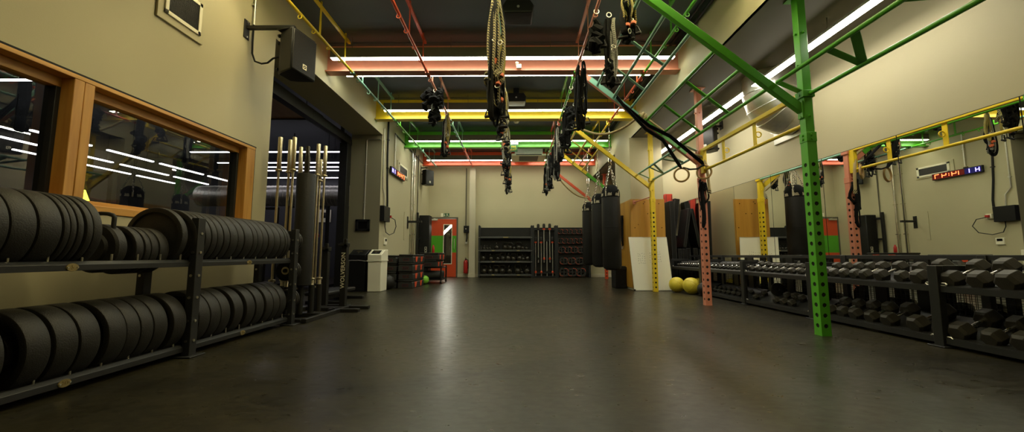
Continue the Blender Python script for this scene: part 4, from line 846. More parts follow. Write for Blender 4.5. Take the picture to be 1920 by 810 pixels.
# ------------------------------------------------------------------ hanging trainers, bundles and ropes
def loop_pts(x, y, z0, z1, dx, dy, ph, n=22):
    out = []
    for k in range(n):
        a = 2*pi*k/n; t = (1-cos(a))/2
        out.append((x+dx*sin(a)*(.35+.65*t)+.01*sin(3*a+ph), y+dy*sin(a)*t+.012*cos(2*a+ph), z0+(z1-z0)*t))
    return out
def bundle(mb, x, y, z, rx, h, n, rnd):
    for k in range(n):
        a = rnd.uniform(0, 2*pi); zz = z+rnd.uniform(-h/2, h/2); c = (x+rx*.45*cos(a), y+rx*.45*sin(a), zz)
        p = [(c[0]+rnd.uniform(-.5, .5)*rx, c[1]+rnd.uniform(-.5, .5)*rx, c[2]+(q-2)*h/7) for q in range(5)]
        mb.tube(p, [rx*.30, rx*.46, rx*.52, rx*.44, rx*.26], 8)
def trainer(x, y, L, label, seed, kinds='ysb', zt=3.765, drop=True):
    rnd = random.Random(seed); r = thing('hanging_suspension_straps', label, 'suspension trainer', (x, y, zt), 'straps and ropes hung on the ceiling rails'); U = rnd.uniform
    if 'r' in kinds:      # thick rope loops, knotted
        m = MB(); m.tube(loop_pts(x-.04, y, zt, zt-L*.66, .06, .03, U(0, 6)), .021, 8, True); m.tube(loop_pts(x+.03, y, zt, zt-L*.60, .07, .03, U(0, 6)), .021, 8, True); m.tube(loop_pts(x, y-.03, zt-L*.1, zt-L*.85, .05, .03, U(0, 6)), .018, 8, True); m.build('rope_loop', 'rope', r)
        k = MB()
        for q in range(7): k.torus((x+U(-.08, .08), y+U(-.04, .04), zt-L*.60+U(-.10, .06)), (U(-1, 1), U(-1, 1), U(-1, 1)), .052, .022, 16, 7)
        k.build('knot', 'rope', r); MB().ring([(.03, -.03), (.042, -.03), (.042, .03), (.03, .03)], (x-.03, y-.02, zt-L*.5), (.3, 0, 1), 14).build('binding', 'copper', r)
    if 'y' in kinds:
        m = MB()
        for q in range(4): m.tube(loop_pts(x+U(-.05, .05), y+U(-.03, .03), zt-U(0, .1), zt-L*U(.5, .85), .04, .02, U(0, 6)), .011, 6, True, 2.)
        m.build('strap_loop', 'strap_y', r)
    if 's' in kinds:
        m = MB()
        for q in range(5): m.tube(loop_pts(x+U(-.05, .05), y+U(-.03, .03), zt-L*U(.0, .3), zt-L*U(.72, 1.), .05, .03, U(0, 6)), .012, 6, True, 2.4)
        m.build('webbing_loop', 'fabric', r)
    if 'w' in kinds:
        m = MB()
        for q in range(4): m.tube(loop_pts(x+U(-.05, .05), y+U(-.03, .03), zt-L*U(.05, .3), zt-L*U(.8, 1.), .04, .03, U(0, 6)), .010, 6, True, 2.)
        m.build('striped_loop', 'strap_w', r)
    if 'b' in kinds:
        m = MB(); bundle(m, x+U(-.02, .02), y, zt-L*.66, .10, .30, 9, rnd); m.build('folded_bundle', 'fabric', r)
    elif 'r' in kinds or 's' in kinds:
        m = MB(); bundle(m, x+U(-.02, .02), y, zt-L*.80, .07, .22, 6, rnd); m.build('folded_bundle', 'fabric', r)
    for q in range(3):
        hx, hz = x+(q-1)*.07+U(-.02, .02), zt-L*U(.80, 1.)
        MB().cyl((hx-.05, y+.02, hz), (hx+.05, y-.02, hz), .018, n=10).tube([(hx-.05, y+.02, hz), (hx-.02, y, hz+.09), (hx+.02, y, hz+.09), (hx+.05, y-.02, hz)], .009, 6).build('grip', 'rubber', r)
    m = MB()
    for q in range(3): m.torus((x+U(-.05, .05), y-.04, zt-L*U(.35, .85)), (U(-1, 1), 1, U(-.5, .5)), .026, .006, 14, 6)
    m.torus((x, y, zt), (0, 1, 0), .03, .007, 14, 6); m.build('carabiner', 'galv', r)
    if 'o' in kinds or 'y' in kinds:
        for q in range(2): MB().ring([(.02, -.022), (.034, -.022), (.034, .022), (.02, .022)], (x+U(-.06, .06), y-.04, zt-L*U(.6, .85)), (.2, .4, 1), 12).build('binding', 'copper', r)
    return r
m_ = [(4.30, 1.55, 'rso'), (5.0, 1.25, 'ysb'), (6.75, 1.0, 'yrb'), (8.75, .95, 'rbw'), (9.4, 1.1, 'ysb'), (11.0, 1.1, 'ywso'), (12.3, 1.05, 'yswo')]
ml = ['thick rope and straps hung nearest the camera on the middle rail', 'black straps and bag just behind the nearest rope on the middle rail', 'rope and yellow straps hung behind the salmon beam on the middle rail', 'dark knotted ropes hung just past the yellow beam on the middle rail', 'yellow straps behind the knotted ropes on the middle rail', 'striped straps hung by the green beam on the middle rail', 'straps with orange binding hung farthest back on the middle rail']
for k, ((y, L, kd), lb) in enumerate(zip(m_, ml)): trainer(-.22, y, L, lb, 11+k, kd)
m_ = [(4.55, .55, 'b'), (5.75, 1.15, 's'), (6.75, .85, 'b'), (7.6, 1.0, 'sb'), (8.75, .9, 'sw'), (9.6, 1.15, 'swb'), (11.1, 1.15, 'sw'), (12.4, 1.1, 'swo')]
ml = ['black folded bundle hung nearest the camera on the rail above the ladders', 'long black looped straps hung in front of the salmon beam on the right', 'black bundle hung just behind the salmon beam by the ladders', 'dark straps and bundle above the manila rope end', 'black looped straps at the yellow beam by the ladders', 'striped straps and bundle between the yellow and green beams on the right', 'striped straps hung at the top of the far green sloped beam', 'striped straps hung at the top of the red sloped beam']
for k, ((y, L, kd), lb) in enumerate(zip(m_, ml)): trainer(1.0, y, L, lb, 31+k, kd)
trainer(1.17, 4.62, .95, 'black strap with white striped tail beside the nearest black bundle', 51, 'sw'); trainer(1.30, 4.25, .55, 'striped straps at the top edge beside the teal ladder', 52, 'yso')
trainer(-1.46, 6.85, .62, 'black glove-like bundles on the second rail from left', 61, 'bw'); trainer(-1.46, 8.0, .95, 'tan and black straps on the second rail near the yellow beam', 62, 'ysw')
g = MB(); rnd = random.Random(8); bundle(g, -1.56, 6.72, 3.55, .10, .30, 7, rnd); bundle(g, -1.38, 6.75, 3.55, .10, .3, 7, rnd); tag(g.build('glove_pair', 'fabric'), 'pair of black padded gloves hung over the second rail from left', 'gloves')
# manila ropes
def catenary(p0, p1, sag, n=24):
    p0, p1 = V(p0), V(p1); return [p0.lerp(p1, k/n)-V((0, 0, sag*4*(k/n)*(1-k/n))) for k in range(n+1)]
n_ = V((Z1_-Z0_, 0, X0-X1)).normalized()
pts = catenary((1.03, 7.3, 3.38), (2.05, 6.34, 3.08), .30)+[V((2.12, 6.28, 3.07)), V((2.16, 6.24, sl(2.16)+.075))]+[V((x, 6.23-.0*x, sl(x)+.07)) for x in (2.3, 2.5, 2.7, 2.9)]+[V((2.99, 6.15, 2.35)), V((3.03, 6.12, 2.2)), V((3.05, 6.12, 2.0)), V((3.06, 6.12, 1.78))]
r = thing('hanging_rope', 'thick manila rope looped over the salmon sloped beam, its end hanging by the post', 'rope', pts[0]); MB().tube(pts, .021, 9).build('rope', 'hemp', r)
MB().torus((2.10, 6.27, 3.02), (.78, 0, -.62), .075, .021, 18, 8).torus((2.06, 6.27, 3.05), (.78, .1, -.62), .075, .021, 18, 8).build('wrapped_turns', 'hemp', r); MB().cyl((3.06, 6.12, 1.80), (3.06, 6.12, 1.74), .024, n=12).build('whipped_end', 'rope', r)
pts = catenary((1.0, 10.6, 3.20), (2.02, 10.78, 2.36), .22); r = thing('hanging_rope', 'pale manila rope sagging from the far rail to the punch bags', 'rope', pts[0]); MB().tube(pts, .021, 9).build('rope', 'hemp', r); MB().ring([(.02, -.05), (.027, -.05), (.027, .05), (.02, .05)], pts[3], pts[4]-pts[3], 12).build('whipping', 'white', r)
# gym rings on black straps along the salmon beam
for k, (xr, yr, zr, lb) in enumerate(((2.60, 6.05, 2.03, 'wooden gym ring hanging free left of the salmon post'), (2.97, 6.08, 2.08, 'wooden gym ring hanging against the salmon post'))):
    r = thing('hanging_gym_ring', lb, 'gym ring', (xr, yr, zr), 'pair of wooden gym rings')
    MB().torus((xr, yr, zr), (.45 if k == 0 else .8, 1, 0), .105, .0155, 36, 10).build('ring', 'ringwood', r)
    p = [V((1.66, 6.20, sl(1.66)+.02)), V((1.75, 6.17, sl(1.75)-.06)), V((2.1+.05*k, 6.14, sl(2.15)-.16+.06*k)), V((2.35+.12*k, 6.11, sl(2.4)-.14+.06*k)), V((xr-.03, yr, zr+.14)), V((xr, yr, zr+.108))]
    MB().tube(p, .015, 6, False, 2.).tube([q+V((.0, -.03, .02)) for q in p[:-1]]+[p[-1]], .013, 6, False, 2.).build('strap', 'fabric', r)
pts = [(2.62, 6.03, 2.14), (2.72, 6.02, 2.11), (2.84, 6.03, 2.12), (2.95, 6.05, 2.19)]
r = thing('resistance_band', 'black strap stretched between the two wooden rings', 'strap', (2.8, 6.03, 2.1)); MB().tube(pts, .012, 6, False, 2.).build('band', 'fabric', r)
r = thing('resistance_band', 'long black band loops hung down the face of the salmon post', 'strap', (2.98, 6.2, 1.3))
m = MB(); m.tube(loop_pts(2.985, 6.19, 1.95, 1.22, .028, .0, 1), .010, 6, True, 2.4); m.tube(loop_pts(3.03, 6.19, 1.93, 1.62, .06, .0, 2), .010, 6, True, 2.); m.tube(loop_pts(2.955, 6.20, 1.98, 1.5, .02, .0, 3), .012, 6, True, 2.); m.build('band', 'fabric', r)
m = MB(); bundle(m, 2.99, 6.18, 1.88, .045, .12, 5, random.Random(4)); m.build('knot', 'fabric', r)
# ------------------------------------------------------------------ punch bags
def chain(mb, p0, p1, L=.055, rad=.0055, w=.014):
    p0, p1 = V(p0), V(p1); d = p1-p0; n = max(2, int(d.length/(L*.74))); dr = d.normalized(); u, v_ = frame(dr)
    for k in range(n):
        c = p0+d*((k+.5)/n); s = u if k % 2 else v_; hl = L/2-w
        pts = [c+dr*(hl+w*cos(a))+s*w*sin(a) for a in (-pi/2, -pi/6, pi/6, pi/2)]+[c-dr*(hl+w*cos(a))-s*w*sin(a) for a in (-pi/2, -pi/6, pi/6, pi/2)]
        mb.tube(pts, rad, 5, True)
for k, (y, R_, zb_, zt_, lb) in enumerate(((8.72, .205, .445, 2.22, 'long black punch bag, nearest of the three'), (10.0, .185, .47, 2.23, 'long black punch bag, middle of the three'), (11.4, .185, .485, 2.2, 'long black punch bag, farthest of the three'))):
    x = 2.14; r = thing('punch_bag', lb, 'punch bag', (x, y, zb_), 'black punch bags hung in a row')
    MB().lathe([(1e-6, zb_), (R_*.6, zb_+.01), (R_*.9, zb_+.045), (R_, zb_+.12), (R_*1.0, zb_+1.0), (R_*.97, zt_-.14), (R_*.93, zt_-.1), (1e-6, zt_-.1)], (x, y, 0), (0, 0, 1), 40).ring([(R_*1.003, zb_+.93), (R_*1.012, zb_+.94), (R_*1.012, zb_+.95), (R_*1.003, zb_+.96)], (x, y, 0), (0, 0, 1), 40).build('bag', 'pad', r)
    MB().lathe([(R_*.975, zt_-.16), (R_*.985, zt_-.15), (R_*.965, zt_-.03), (R_*.84, zt_+.04), (R_*.60, zt_+.10), (R_*.45, zt_+.12), (1e-6, zt_+.12)], (x, y, 0), (0, 0, 1), 40).build('top_collar', 'fabric', r)
    em = MB()
    for a0 in (-110, -62, -5, 60, 130, 190):
        for q, w in ((-9, .012), (-4, .02), (1, .014), (6, .02), (11, .012)):
            a = radians(a0+q); p = V((x+cos(a)*R_*.99, y+sin(a)*R_*.99, zt_-.115)); hh = .035+.02*((q*7) % 3)/3
            em.bar(p, p+V((0, 0, hh)), .012, .004, (cos(a), sin(a), 0))
        a = radians(a0); p = V((x+cos(a)*R_*.985, y+sin(a)*R_*.985, zt_-.125)); t = V((-sin(a), cos(a), 0)); em.bar(p-t*.05, p+t*.05, .012, .004, (cos(a), sin(a), 0))
    em.build('pale_emblem', 'base', r)
    c = MB(); top = (x, y, 2.78)
    for q in range(4): a = radians(45+90*q); chain(c, (x+cos(a)*R_*.97, y+sin(a)*R_*.97, zt_-.02), top)
    c.build('bag_chain', 'chrome', r)
    c = MB(); 
    for q in range(4):
        a = radians(45+90*q); bx, by = x+cos(a)*R_*.97, y+sin(a)*R_*.97; c.bar((bx, by, zt_-.14), (x+cos(a)*R_*.985, y+sin(a)*R_*.985, zt_-.02), .03, .006, (cos(a), sin(a), 0))
    c.build('hanger_strap', 'base', r)
    c = MB(); c.torus((x, y, 2.83), (0, 1, 0), .035, .008, 16, 6); c.tube([(x-.03, y, 2.88), (x+.03, y, 2.88), (x+.03, y, 3.02), (x-.03, y, 3.02)], .008, 6, True); chain(c, (x, y, 3.03), (x, y, 3.77)); c.build('drop_chain', 'chrome', r)
r = thing('skipping_rope_coil', 'black looped cables hanging on the side of the timber column', 'cable', (2.62, 9.7, 1.2))
m = MB()
for k in range(4): m.tube(loop_pts(2.60, 9.5+.04*k, 1.72, 1.0+.06*k, .03, .10, k), .012, 6, True)
m.build('cable', 'fabric', r); MB().torus((2.60, 9.55, .98), (1, 0, 0), .05, .009, 14, 6).build('snap_hook', 'galv', r); MB().box(2.57, 9.5, 1.70, 2.63, 9.66, 1.74).build('hook', 'black_metal', r)
r = thing('black_crate', 'tall narrow black box on the floor against the timber column side', 'box', (2.48, 9.55, 0)); MB().box(2.36, 9.35, 0, 2.62, 9.75, .52).build('body', 'pad', r, .015); MB().box(2.35, 9.34, .44, 2.63, 9.76, .50).build('rim', 'rack_metal', r, .004)
# ------------------------------------------------------------------ whiteboard and balls
r = thing('whiteboard', 'white dry-erase board leaning on the timber column with faint writing', 'whiteboard', (3.03, 8.74, 0)); lean = .10
c0, c1 = V((2.60, 8.69, .012)), V((3.45, 8.69, .012)); upv = V((-.065, lean, 1.165)); MB().add([], [])
dd = V((0, .018, -.0015)); q = [c0, c1, c1+upv, c0+upv]
MB().prism(q, dd).build('board', 'whiteboard', r); m = MB()
for a, b_ in ((q[0], q[1]), (q[2], q[3])): m.bar(a+dd*.5, b_+dd*.5, .024, .012, upv)
m.build('edge_trim', 'galv', r)
wm = MB(); rnd = random.Random(2); ex_, ez = (c1-c0).normalized(), upv.normalized(); nn = ex_.cross(ez)
for (u0, v0, nu, nv) in ((.16, .80, 4, 5), (.42, .82, 3, 5), (.56, .84, 3, 5)):
    for i in range(nu):
        for j in range(nv):
            p = c0+ex_*(u0+i*.045+rnd.uniform(-.006, .006))+ez*(v0-j*.052+rnd.uniform(-.006, .006))+nn*.0012
            wm.bar(p, p+ex_*rnd.uniform(.008, .018)+ez*rnd.uniform(-.012, .012), .007, .0012, nn)
wm.build('faint_writing', 'greyplastic', r); MB().cbox(q[0]+V((.01, 0, .01)), (.03, .03, .03)).cbox(q[1]+V((-.01, 0, .01)), (.03, .03, .03)).build('corner_cap', 'blackplastic', r, .004)
def ball(x, y, R_, m, label, name='wall_ball'):
    o = MB().sphere((0, 0, 0), R_, 36, 22); b = o.build(name, m, None, local=True); b.location = (x, y, R_); b.rotation_euler = (.5, .8, x); tag(b, label, 'ball', 'balls at the far end of the dumbbell rack')
    s = MB()
    for ax in ((1, 0, 0), (0, 1, 0), (0, 0, 1)): s.torus((0, 0, 0), ax, R_*.9985, .0035, 48, 6)
    s.build('seam', m, b, local=True)
ball(3.42, 8.42, .158, 'ballyellow', 'yellow wall ball beside the whiteboard'); ball(3.55, 8.02, .165, 'ballyellow', 'yellow wall ball nearer the salmon post, in front of a black one'); ball(3.62, 7.62, .13, 'rubber', 'black medicine ball beside the yellow balls, half behind the salmon post'); ball(3.86, 8.33, .15, 'ballyellow', 'yellow wall ball tucked behind the other two under the rack')
# ------------------------------------------------------------------ dumbbell racks
def hexd(s):   # prototype dumbbell: axis along x, unit head radius s
    r = thing('dumbbell', None, 'dumbbell', (0, 0, 0)); rr, hl, gp = .075, .115, .068
    for sg in (-1, 1):
        a, b_ = sg*gp, sg*(gp+hl); m = MB(); P = []
        for xx, q in ((a, .80), (a+sg*.02, 1.), (b_-sg*.022, 1.), (b_, .74)): P.append([(xx, rr*q*cos(pi/3*k), rr*q*sin(pi/3*k)) for k in range(6)])
        vs = sum(P, []); fs = [tuple(range(5, -1, -1)), tuple(range(18, 24))]
        for L_ in range(3): fs += [(L_*6+k, L_*6+(k+1) % 6, L_*6+6+(k+1) % 6, L_*6+6+k) for k in range(6)]
        m.add(vs, fs); m.build('hex_head', 'hexrubber', r, .003, smooth=False, local=True)
    MB().lathe([(.017, -gp-.002), (.017, -.05), (.0145, -.035), (.0165, 0), (.0145, .035), (.017, .05), (.017, gp+.002)], (0, 0, 0), (1, 0, 0), 16).build('handle', 'chrome', r, local=True)['label'] = 'chrome handle'
    reg(r); return r
db = hexd(1); dfirst = True
def put_db(x, y, z, s, label, ry=.0, rz=0.):
    global dfirst
    o = db if dfirst else copy_tree(db); dfirst = False
    o.location = (x, y, z); o.scale = (s*.95, s, s); o.rotation_euler = (0, ry, rz); o['label'] = label; o['group'] = 'hex dumbbells on the long rack'; return o
bays = [(2.03, 3.475), (3.475, 4.93), (4.93, 6.37), (6.37, 7.80), (7.80, 9.24)]
r = thing('dumbbell_rack', 'long two-tier charcoal dumbbell rack along the mirrored right wall', 'rack', (3.85, 5.6, 0))
FXr, BXr = 3.66, 4.10
for y in sorted({b for ab in bays for b in ab}):
    MB().box(FXr-.03, y-.04, 0, FXr+.03, y+.04, .69).box(FXr-.06, y-.07, 0, FXr+.06, y+.07, .012).build('front_upright', 'rack_metal', r, .004)
    MB().box(BXr-.03, y-.035, 0, BXr+.02, y+.035, .78).build('rear_upright', 'rack_metal', r, .004)
    MB().bar((FXr, y, .665), (BXr, y, .665), .06, .05).build('side_arm', 'rack_metal', r, .003); MB().bar((FXr, y, .06), (BXr, y, .10), .05, .05).build('side_arm', 'rack_metal', r, .003)
    for z in (.07, .52):
        for s in (-1, 1): MB().tube([(FXr, y+s*.04, z), (FXr, y+s*.075, z), (FXr, y+s*.085, z+.012), (FXr, y+s*.075, z+.02), (FXr, y+s*.045, z+.02)], .007, 6).build('pin_clip', 'galv', r)
for (a, b_) in bays:
    for z0, z1 in ((.475, .649), (.04, .214)):
        MB().prism([(FXr-.01, a+.04, z0-.01), (FXr+.01, a+.04, z0-.01), (FXr+.01, a+.04, z0+.045), (FXr+.06, a+.04, z0+.055), (FXr+.06, a+.04, z0+.05), (FXr-.01, a+.04, z0+.04)], (0, b_-a-.08, 0)).build('front_rail', 'rack_metal', r)
        MB().prism([(FXr+.02, a+.04, z0+.005), (BXr-.03, a+.04, z1+.005), (BXr-.03, a+.04, z1+.012), (FXr+.02, a+.04, z0+.012)], (0, b_-a-.08, 0)).build('shelf_tray', 'rack_metal', r)
    MB().box(BXr-.015, a, .735, BXr+.01, b_, .78).build('rear_rail', 'rack_metal', r, .002)
    for t in (.36, .68): y = a+(b_-a)*t; MB().box(BXr-.02, y-.07, .1, BXr+.005, y+.07, .735).build('rear_panel', 'black_metal', r)
    g = MB()
    n = int((b_-a)/.045)
    for k in range(n): y = a+(b_-a)*(k+.5)/n; g.box(BXr+.012, y-.0018, .12, BXr+.0156, y+.0018, .60)
    for k in range(11): z = .14+.045*k; g.box(BXr+.009, a, z-.0018, BXr+.0125, b_, z+.0018)
    g.build('wire_grid', 'blackplastic', r)
nb = ['nearest bay', 'bay beside the green post', 'middle bay', 'bay behind the salmon post', 'farthest bay']
sl_ = atan2(.115, .44)
random.seed(21)
TOP = [[(3.385, 1.0), (3.195, 1.05), (3.0, 1.12), (2.80, 1.15), (2.60, 1.2)], [(4.80, .74), (4.655, .76), (4.505, .78), (4.36, .80), (4.23, .84), (4.045, .88), (3.84, .84), (3.66, 1.0)],
       [(6.27, .70), (6.10, .68), (5.94, .56), (5.81, .56), (5.67, .60), (5.52, .60), (5.37, .62), (5.21, .64), (5.06, .66)], [(7.68, .44), (7.54, .45), (7.41, .46), (7.28, .5), (7.14, .5), (7.0, .52), (6.87, .54), (6.73, .56), (6.60, .58), (6.47, .6)], [(9.12-.105*k, .46+.012*k) for k in range(12)]]
LOW = [[(3.37, 1.08), (3.15, .98), (2.95, 1.08), (2.73, 1.1), (2.5, 1.15)], [(4.74, .88), (4.56, .88), (4.385, .92), (4.20, .92), (4.0, 1.0), (3.72, 1.1)], [(6.22, .62), (5.72, .72), (5.56, .76), (5.42, .70), (5.07, .52)], [(7.66, .46), (7.5, .48), (7.34, .48), (7.18, .5), (7.02, .52), (6.86, .54), (6.70, .55), (6.54, .56)], []]
for tier, tbl, z0 in (('upper', TOP, .475), ('lower', LOW, .04)):
    ang = .42
    for bi, lst in enumerate(tbl):
        for k, (y, s) in enumerate(lst):
            xc = 3.70+.125*s+.10*(1-min(s, 1)); zz = z0+.012+math.tan(ang)*(xc-FXr-.02)+.065*s/cos(ang)+.004
            put_db(xc, y, zz, s, 'hex dumbbell, %s along the %s tier of the %s' % (ORD[k], tier, nb[bi]), -ang, random.uniform(-.05, .05))
for k, (y, R_) in enumerate(((5.15, .11), (6.0, .10))):
    m = MB().ring([(.02, -.02), (R_*.9, -.02), (R_, -.012), (R_, .012), (R_*.9, .02), (.02, .02)], (0, 0, 0), (.25, 1, 0), 32); m.v = [(3.95+a, y+b, .165+R_+c) for a, b, c in m.v]
    o = m.build('weight_disc', 'rubber'); tag(o, ('small black disc standing by the last lower dumbbell of the middle bay', 'small black disc standing among the lower dumbbells behind the bay post')[k], 'weight plate', 'loose discs on the lower tier')
# ------------------------------------------------------------------ mats in the corner
def mat_(name, p, ax, L, W, T, m, label, roll=None):
    # p bottom edge centre, ax up direction, L length, thickness T along t
    pass
def slab(label, c, up, wdir, L, W, T, m='pad', name='gym_mat', cat='mat', seam=True):
    c, up, w = V(c), V(up).normalized(), V(wdir).normalized(); t = up.cross(w).normalized(); w = t.cross(up)
    r = thing(name, label, cat, c, 'folded mats stacked by the timber column')
    o = MB(); vs = [c+w*a*W/2+t*b*T/2+up*k*L for k in (0, 1) for b in (-1, 1) for a in (-1, 1)]
    o.add(vs, [(0, 2, 3, 1), (4, 5, 7, 6), (0, 1, 5, 4), (2, 6, 7, 3), (0, 4, 6, 2), (1, 3, 7, 5)]); b_ = o.build('body', m, r, .012)
    if seam:
        s = MB()
        for a in (-1, 1):
            for b in (-1, 1): s.bar(c+w*a*W*.5+t*b*T*.38+up*.03, c+w*a*W*.5+t*b*T*.38+up*(L-.03), .012, .012, t)
        s.build('piping', 'greyplastic', r)
    return r
Yv = (0, 1, 0)
slab('tall black folded mat standing against the timber column', (3.79, 9.62, 0), (-.012, 0, 1), Yv, 2.08, .5, .13)
slab('red topped mat standing upright behind the tall black one', (3.90, 10.08, 0), (0, 0, 1), Yv, 2.33, .4, .19, 'redpad')
slab('low black mat on edge nearest the tall one, behind the dumbbells', (3.905, 9.60, 0), (0, 0, 1), Yv, .93, .5, .085)
slab('low black mat on edge in the middle behind the dumbbells', (4.005, 9.60, 0), (0, 0, 1), Yv, .93, .5, .085)
slab('low black mat on edge touching the mirror behind the dumbbells', (4.115, 9.62, 0), (0, 0, 1), Yv, .95, .5, .11)
slab('slim black mat leaning up onto the mirror', (4.02, 9.55, .955), (.155, 0, .95), Yv, .95, .42, .075)
slab('black mat block standing behind the low mats', (4.09, 10.12, 0), (0, 0, 1), Yv, 1.27, .45, .19)
slab('thick black mat tilted towards the mirror above the others', (3.955, 10.08, 1.28), (.14, 0, .93), Yv, .93, .5, .14)
# ------------------------------------------------------------------ duct and right hand speaker
r = thing('air_duct', 'fat silver elbow duct turning from the soffit into the right wall', 'duct', (3.9, 5.78, 3.0))
R_ = .37; cy = 5.80; path = [(3.90, cy, 3.508), (3.90, cy, 3.22), (3.93, cy, 3.10), (4.0, cy, 3.02), (4.1, cy, 2.975), (4.205, cy, 2.965)]
MB().tube(path, R_, 56).build('elbow', 'galv', r)
m = MB()
for p, ax in ((path[1], (0, 0, 1)), (path[2], (.45, 0, -1)), (path[3], (1, 0, -.9)), (path[4], (1, 0, -.3))): m.torus(p, ax, R_, .007, 56, 6)
m.build('seam_ring', 'galv', r)
MB().box(4.19, cy-.42, 2.965-.42, 4.2115, cy+.42, 2.965+.42).build('wall_flange', 'galv', r, .003)
speaker('black loudspeaker high on the right wall beyond the duct', (3.84, 7.75, 3.12), pi+.5)
r = thing('speaker_arm', 'short black arm holding the right wall loudspeaker', 'bracket', (XR, 7.8, 3.4)); MB().box(XR-.0, 7.74, 3.33, XR+.0115, 7.86, 3.5).build('wall_plate', 'black_metal', r); MB().box(3.93, 7.78, 3.375, XR+.005, 7.83, 3.415).build('arm', 'black_metal', r)
# ------------------------------------------------------------------ next room seen through the opening and the window
r = thing('ceiling_panel', 'brown timber panel under the ceiling just beyond the opening', 'ceiling panel', (-4.7, 6.4, 3.5))
MB().box(-5.6, 5.2, 3.5, -3.9, 7.55, 3.54).build('board', 'ceilwood', r); MB().box(-5.62, 7.55, 3.48, -3.88, 7.59, 3.56).box(-3.9, 5.2, 3.48, -3.86, 7.59, 3.56).build('edge_rail', 'black_metal', r)
for x in (-5.4, -4.1):
    for y in (5.4, 7.4): MB().cyl((x, y, 3.54), (x, y, ZC-.001), .008, n=6).build('hanger', 'black_metal', r)
r = thing('partition_track', 'black sliding partition track and folded leaf beside the pillar', 'partition', (-3.93, 7, 3.4))
MB().box(-4.0, 4.9, 3.36, -3.86, 9.0, 3.48).box(-3.97, 4.9, 3.48, -3.89, 9.0, 3.56).build('track', 'black_metal', r); MB().box(-4.05, 8.78, .02, -3.87, 8.99, 3.36).build('folded_leaf', 'black_metal', r, .006)
MB().box(-3.96, 5.2, 3.56, -3.9, 5.26, ZC-.001).build('hanger', 'black_metal', r); MB().box(-3.96, 8.6, 3.56, -3.9, 8.66, ZC-.001).build('hanger', 'black_metal', r)
r = thing('spiral_duct', 'large silver spiral duct crossing the dark room beyond the opening', 'duct', (-6, 11, 2.4))
pr = []
k = 0; x = 0
while x < 4.6: pr += [(.29, x), (.29, x+.085), (.296, x+.09), (.296, x+.105)]; x += .11
MB().lathe(pr, (-9., 11.0, 2.46), (1, 0, 0), 40).build('tube', 'galv', r); m = MB()
for xx in (-8, -6.4, -4.9): m.box(xx-.01, 10.99, 2.75, xx+.01, 11.01, ZC-.001)
m.build('hanger', 'black_metal', r)
r = thing('led_clock', 'red led clock glowing on the dark far wall of the next room', 'clock', (-6.1, 13.9, 2.0)); MB().box(-6.35, 13.84, 1.94, -5.5, 13.9, 2.2).build('case', 'blackplastic', r)
m = MB()
for ch, xx in (('1', -6.25), ('4', -6.10), ('4', -5.88), ('7', -5.72)): segs(m, ch, (xx, 13.835, 1.99), (1, 0, 0), (0, 0, 1), (0, -1, 0), .10, .16, .026)
m.cbox((-5.94, 13.835, 2.03), (.02, .004, .02)).cbox((-5.94, 13.835, 2.1), (.02, .004, .02)); m.build('digits', 'seg_far', r)['label'] = 'red time 14:47'
r = thing('wall_panel', 'pale square control panel on the dark wall of the next room', 'panel', (-6.9, 13.9, 1.9)); MB().box(-7.05, 13.86, 1.95, -6.6, 13.9, 2.4).build('case', 'white', r, .005); MB().box(-6.95, 13.85, 2.1, -6.7, 13.862, 2.3).build('display', 'gloss', r)
def machine(x, y, label, accent=None):
    r = thing('gym_machine', label, 'gym machine', (x, y, 0), 'exercise machines in the next room')
    f = MB()
    for a in (-.5, .5): f.box(x+a-.035, y-.035, 0, x+a+.035, y+.035, 2.0).box(x+a-.05, y-.6, 0, x+a+.05, y+.6, .06)
    f.box(x-.5, y-.03, 1.94, x+.5, y+.03, 2.0).box(x-.5, y-.03, .06, x+.5, y+.03, .12); f.build('frame', 'black_metal', r, .004)
    MB().box(x-.22, y-.1, .12, x+.22, y+.1, 1.25).build('weight_stack', 'iron', r, .004); MB().box(x-.2, y-.65, .42, x+.2, y-.2, .50).build('seat', 'pad', r, .02)
    for a in (-.06, .06): MB().cyl((x+a, y-.12, 1.25), (x+a, y-.12, 1.95), .008, n=8).build('guide_rod', 'chrome', r)
    if accent: MB().sphere((x+.3, y-.12, 1.25), .07, 16, 10).build('knob', accent, r)
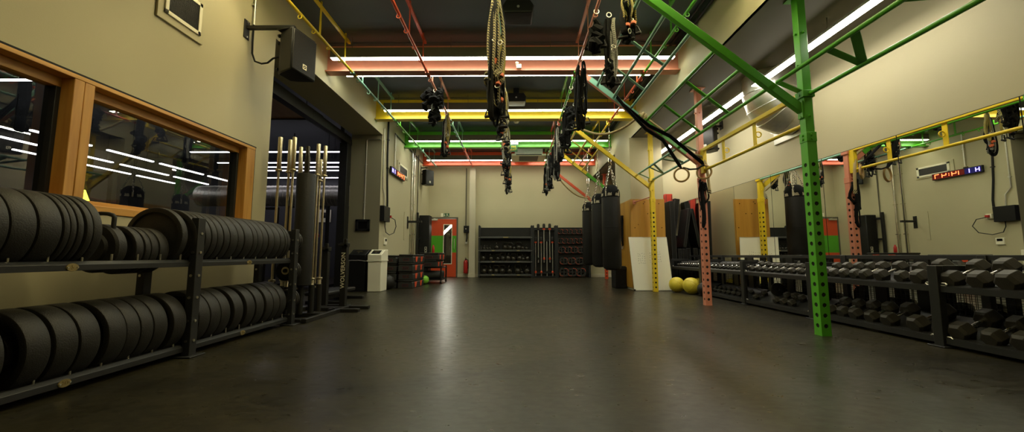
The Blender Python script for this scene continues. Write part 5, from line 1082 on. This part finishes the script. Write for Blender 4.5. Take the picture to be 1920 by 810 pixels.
machine(-5.15, 9.6, 'black cable machine with a red knob in the next room beyond the opening', 'extred'); machine(-6.6, 9.9, 'black cable machine standing further left in the next room'); machine(-6.4, 5.6, 'black weight machine seen through the window'); machine(-7.2, 3.6, 'black weight machine deeper behind the window', 'ballyellow')
r = thing('timber_counter', 'pale timber counter front seen through the nearer window pane', 'counter', (-6.5, 4.2, 0)); MB().box(-8.2, 4.4, .0, -5.9, 4.9, 1.25).build('front', 'pine', r, .005); MB().box(-8.25, 4.35, 1.25, -5.85, 4.95, 1.3).build('top', 'pine_y', r, .005)
r = thing('tube_light', 'short glowing yellow tube light leaning inside the window', 'lamp', (-3.75, 3.2, 1.0)); a, b_ = V((-3.70, 3.38, 1.09)), V((-3.78, 3.34, 1.34))  # made-up glowing tube in place of a reflection in the glass
MB().cyl(a, b_, .022, n=12).build('tube', M['tube'], r); MB().cyl((-3.70, 3.38, .0), a, .02, n=10).lathe([(1e-6, 0), (.12, 0), (.12, .02), (1e-6, .03)], (-3.70, 3.38, 0), (0, 0, 1), 20).build('stand', 'black_metal', r)  # tube and stand are both added, in place of the reflection
# ------------------------------------------------------------------ world, camera, colour
w = bpy.data.worlds.new('dim'); bpy.context.scene.world = w; w.use_nodes = True; w.node_tree.nodes['Background'].inputs[0].default_value = (.02, .02, .022, 1); w.node_tree.nodes['Background'].inputs[1].default_value = 1.
cam = bpy.data.cameras.new('camera'); co = bpy.data.objects.new('camera', cam); COL.objects.link(co)
co.location = (0, 0, .78); co.rotation_euler = (pi/2+.0997, 0, .0087); cam.sensor_width = 36; cam.lens = 36*733.17/1920; cam.clip_start = .05; cam.clip_end = 100
sc = bpy.context.scene; sc.camera = co
sc.view_settings.view_transform = 'Standard'; sc.view_settings.look = 'None'; sc.view_settings.gamma = 1; sc.view_settings.exposure = EXPO; sc.view_settings.use_curve_mapping = False
sc.cycles.use_denoising = True; sc.cycles.max_bounces = 10; sc.cycles.diffuse_bounces = 5; sc.cycles.glossy_bounces = 6; sc.cycles.transparent_max_bounces = 12; sc.cycles.caustics_reflective = True; sc.cycles.sample_clamp_indirect = 6.
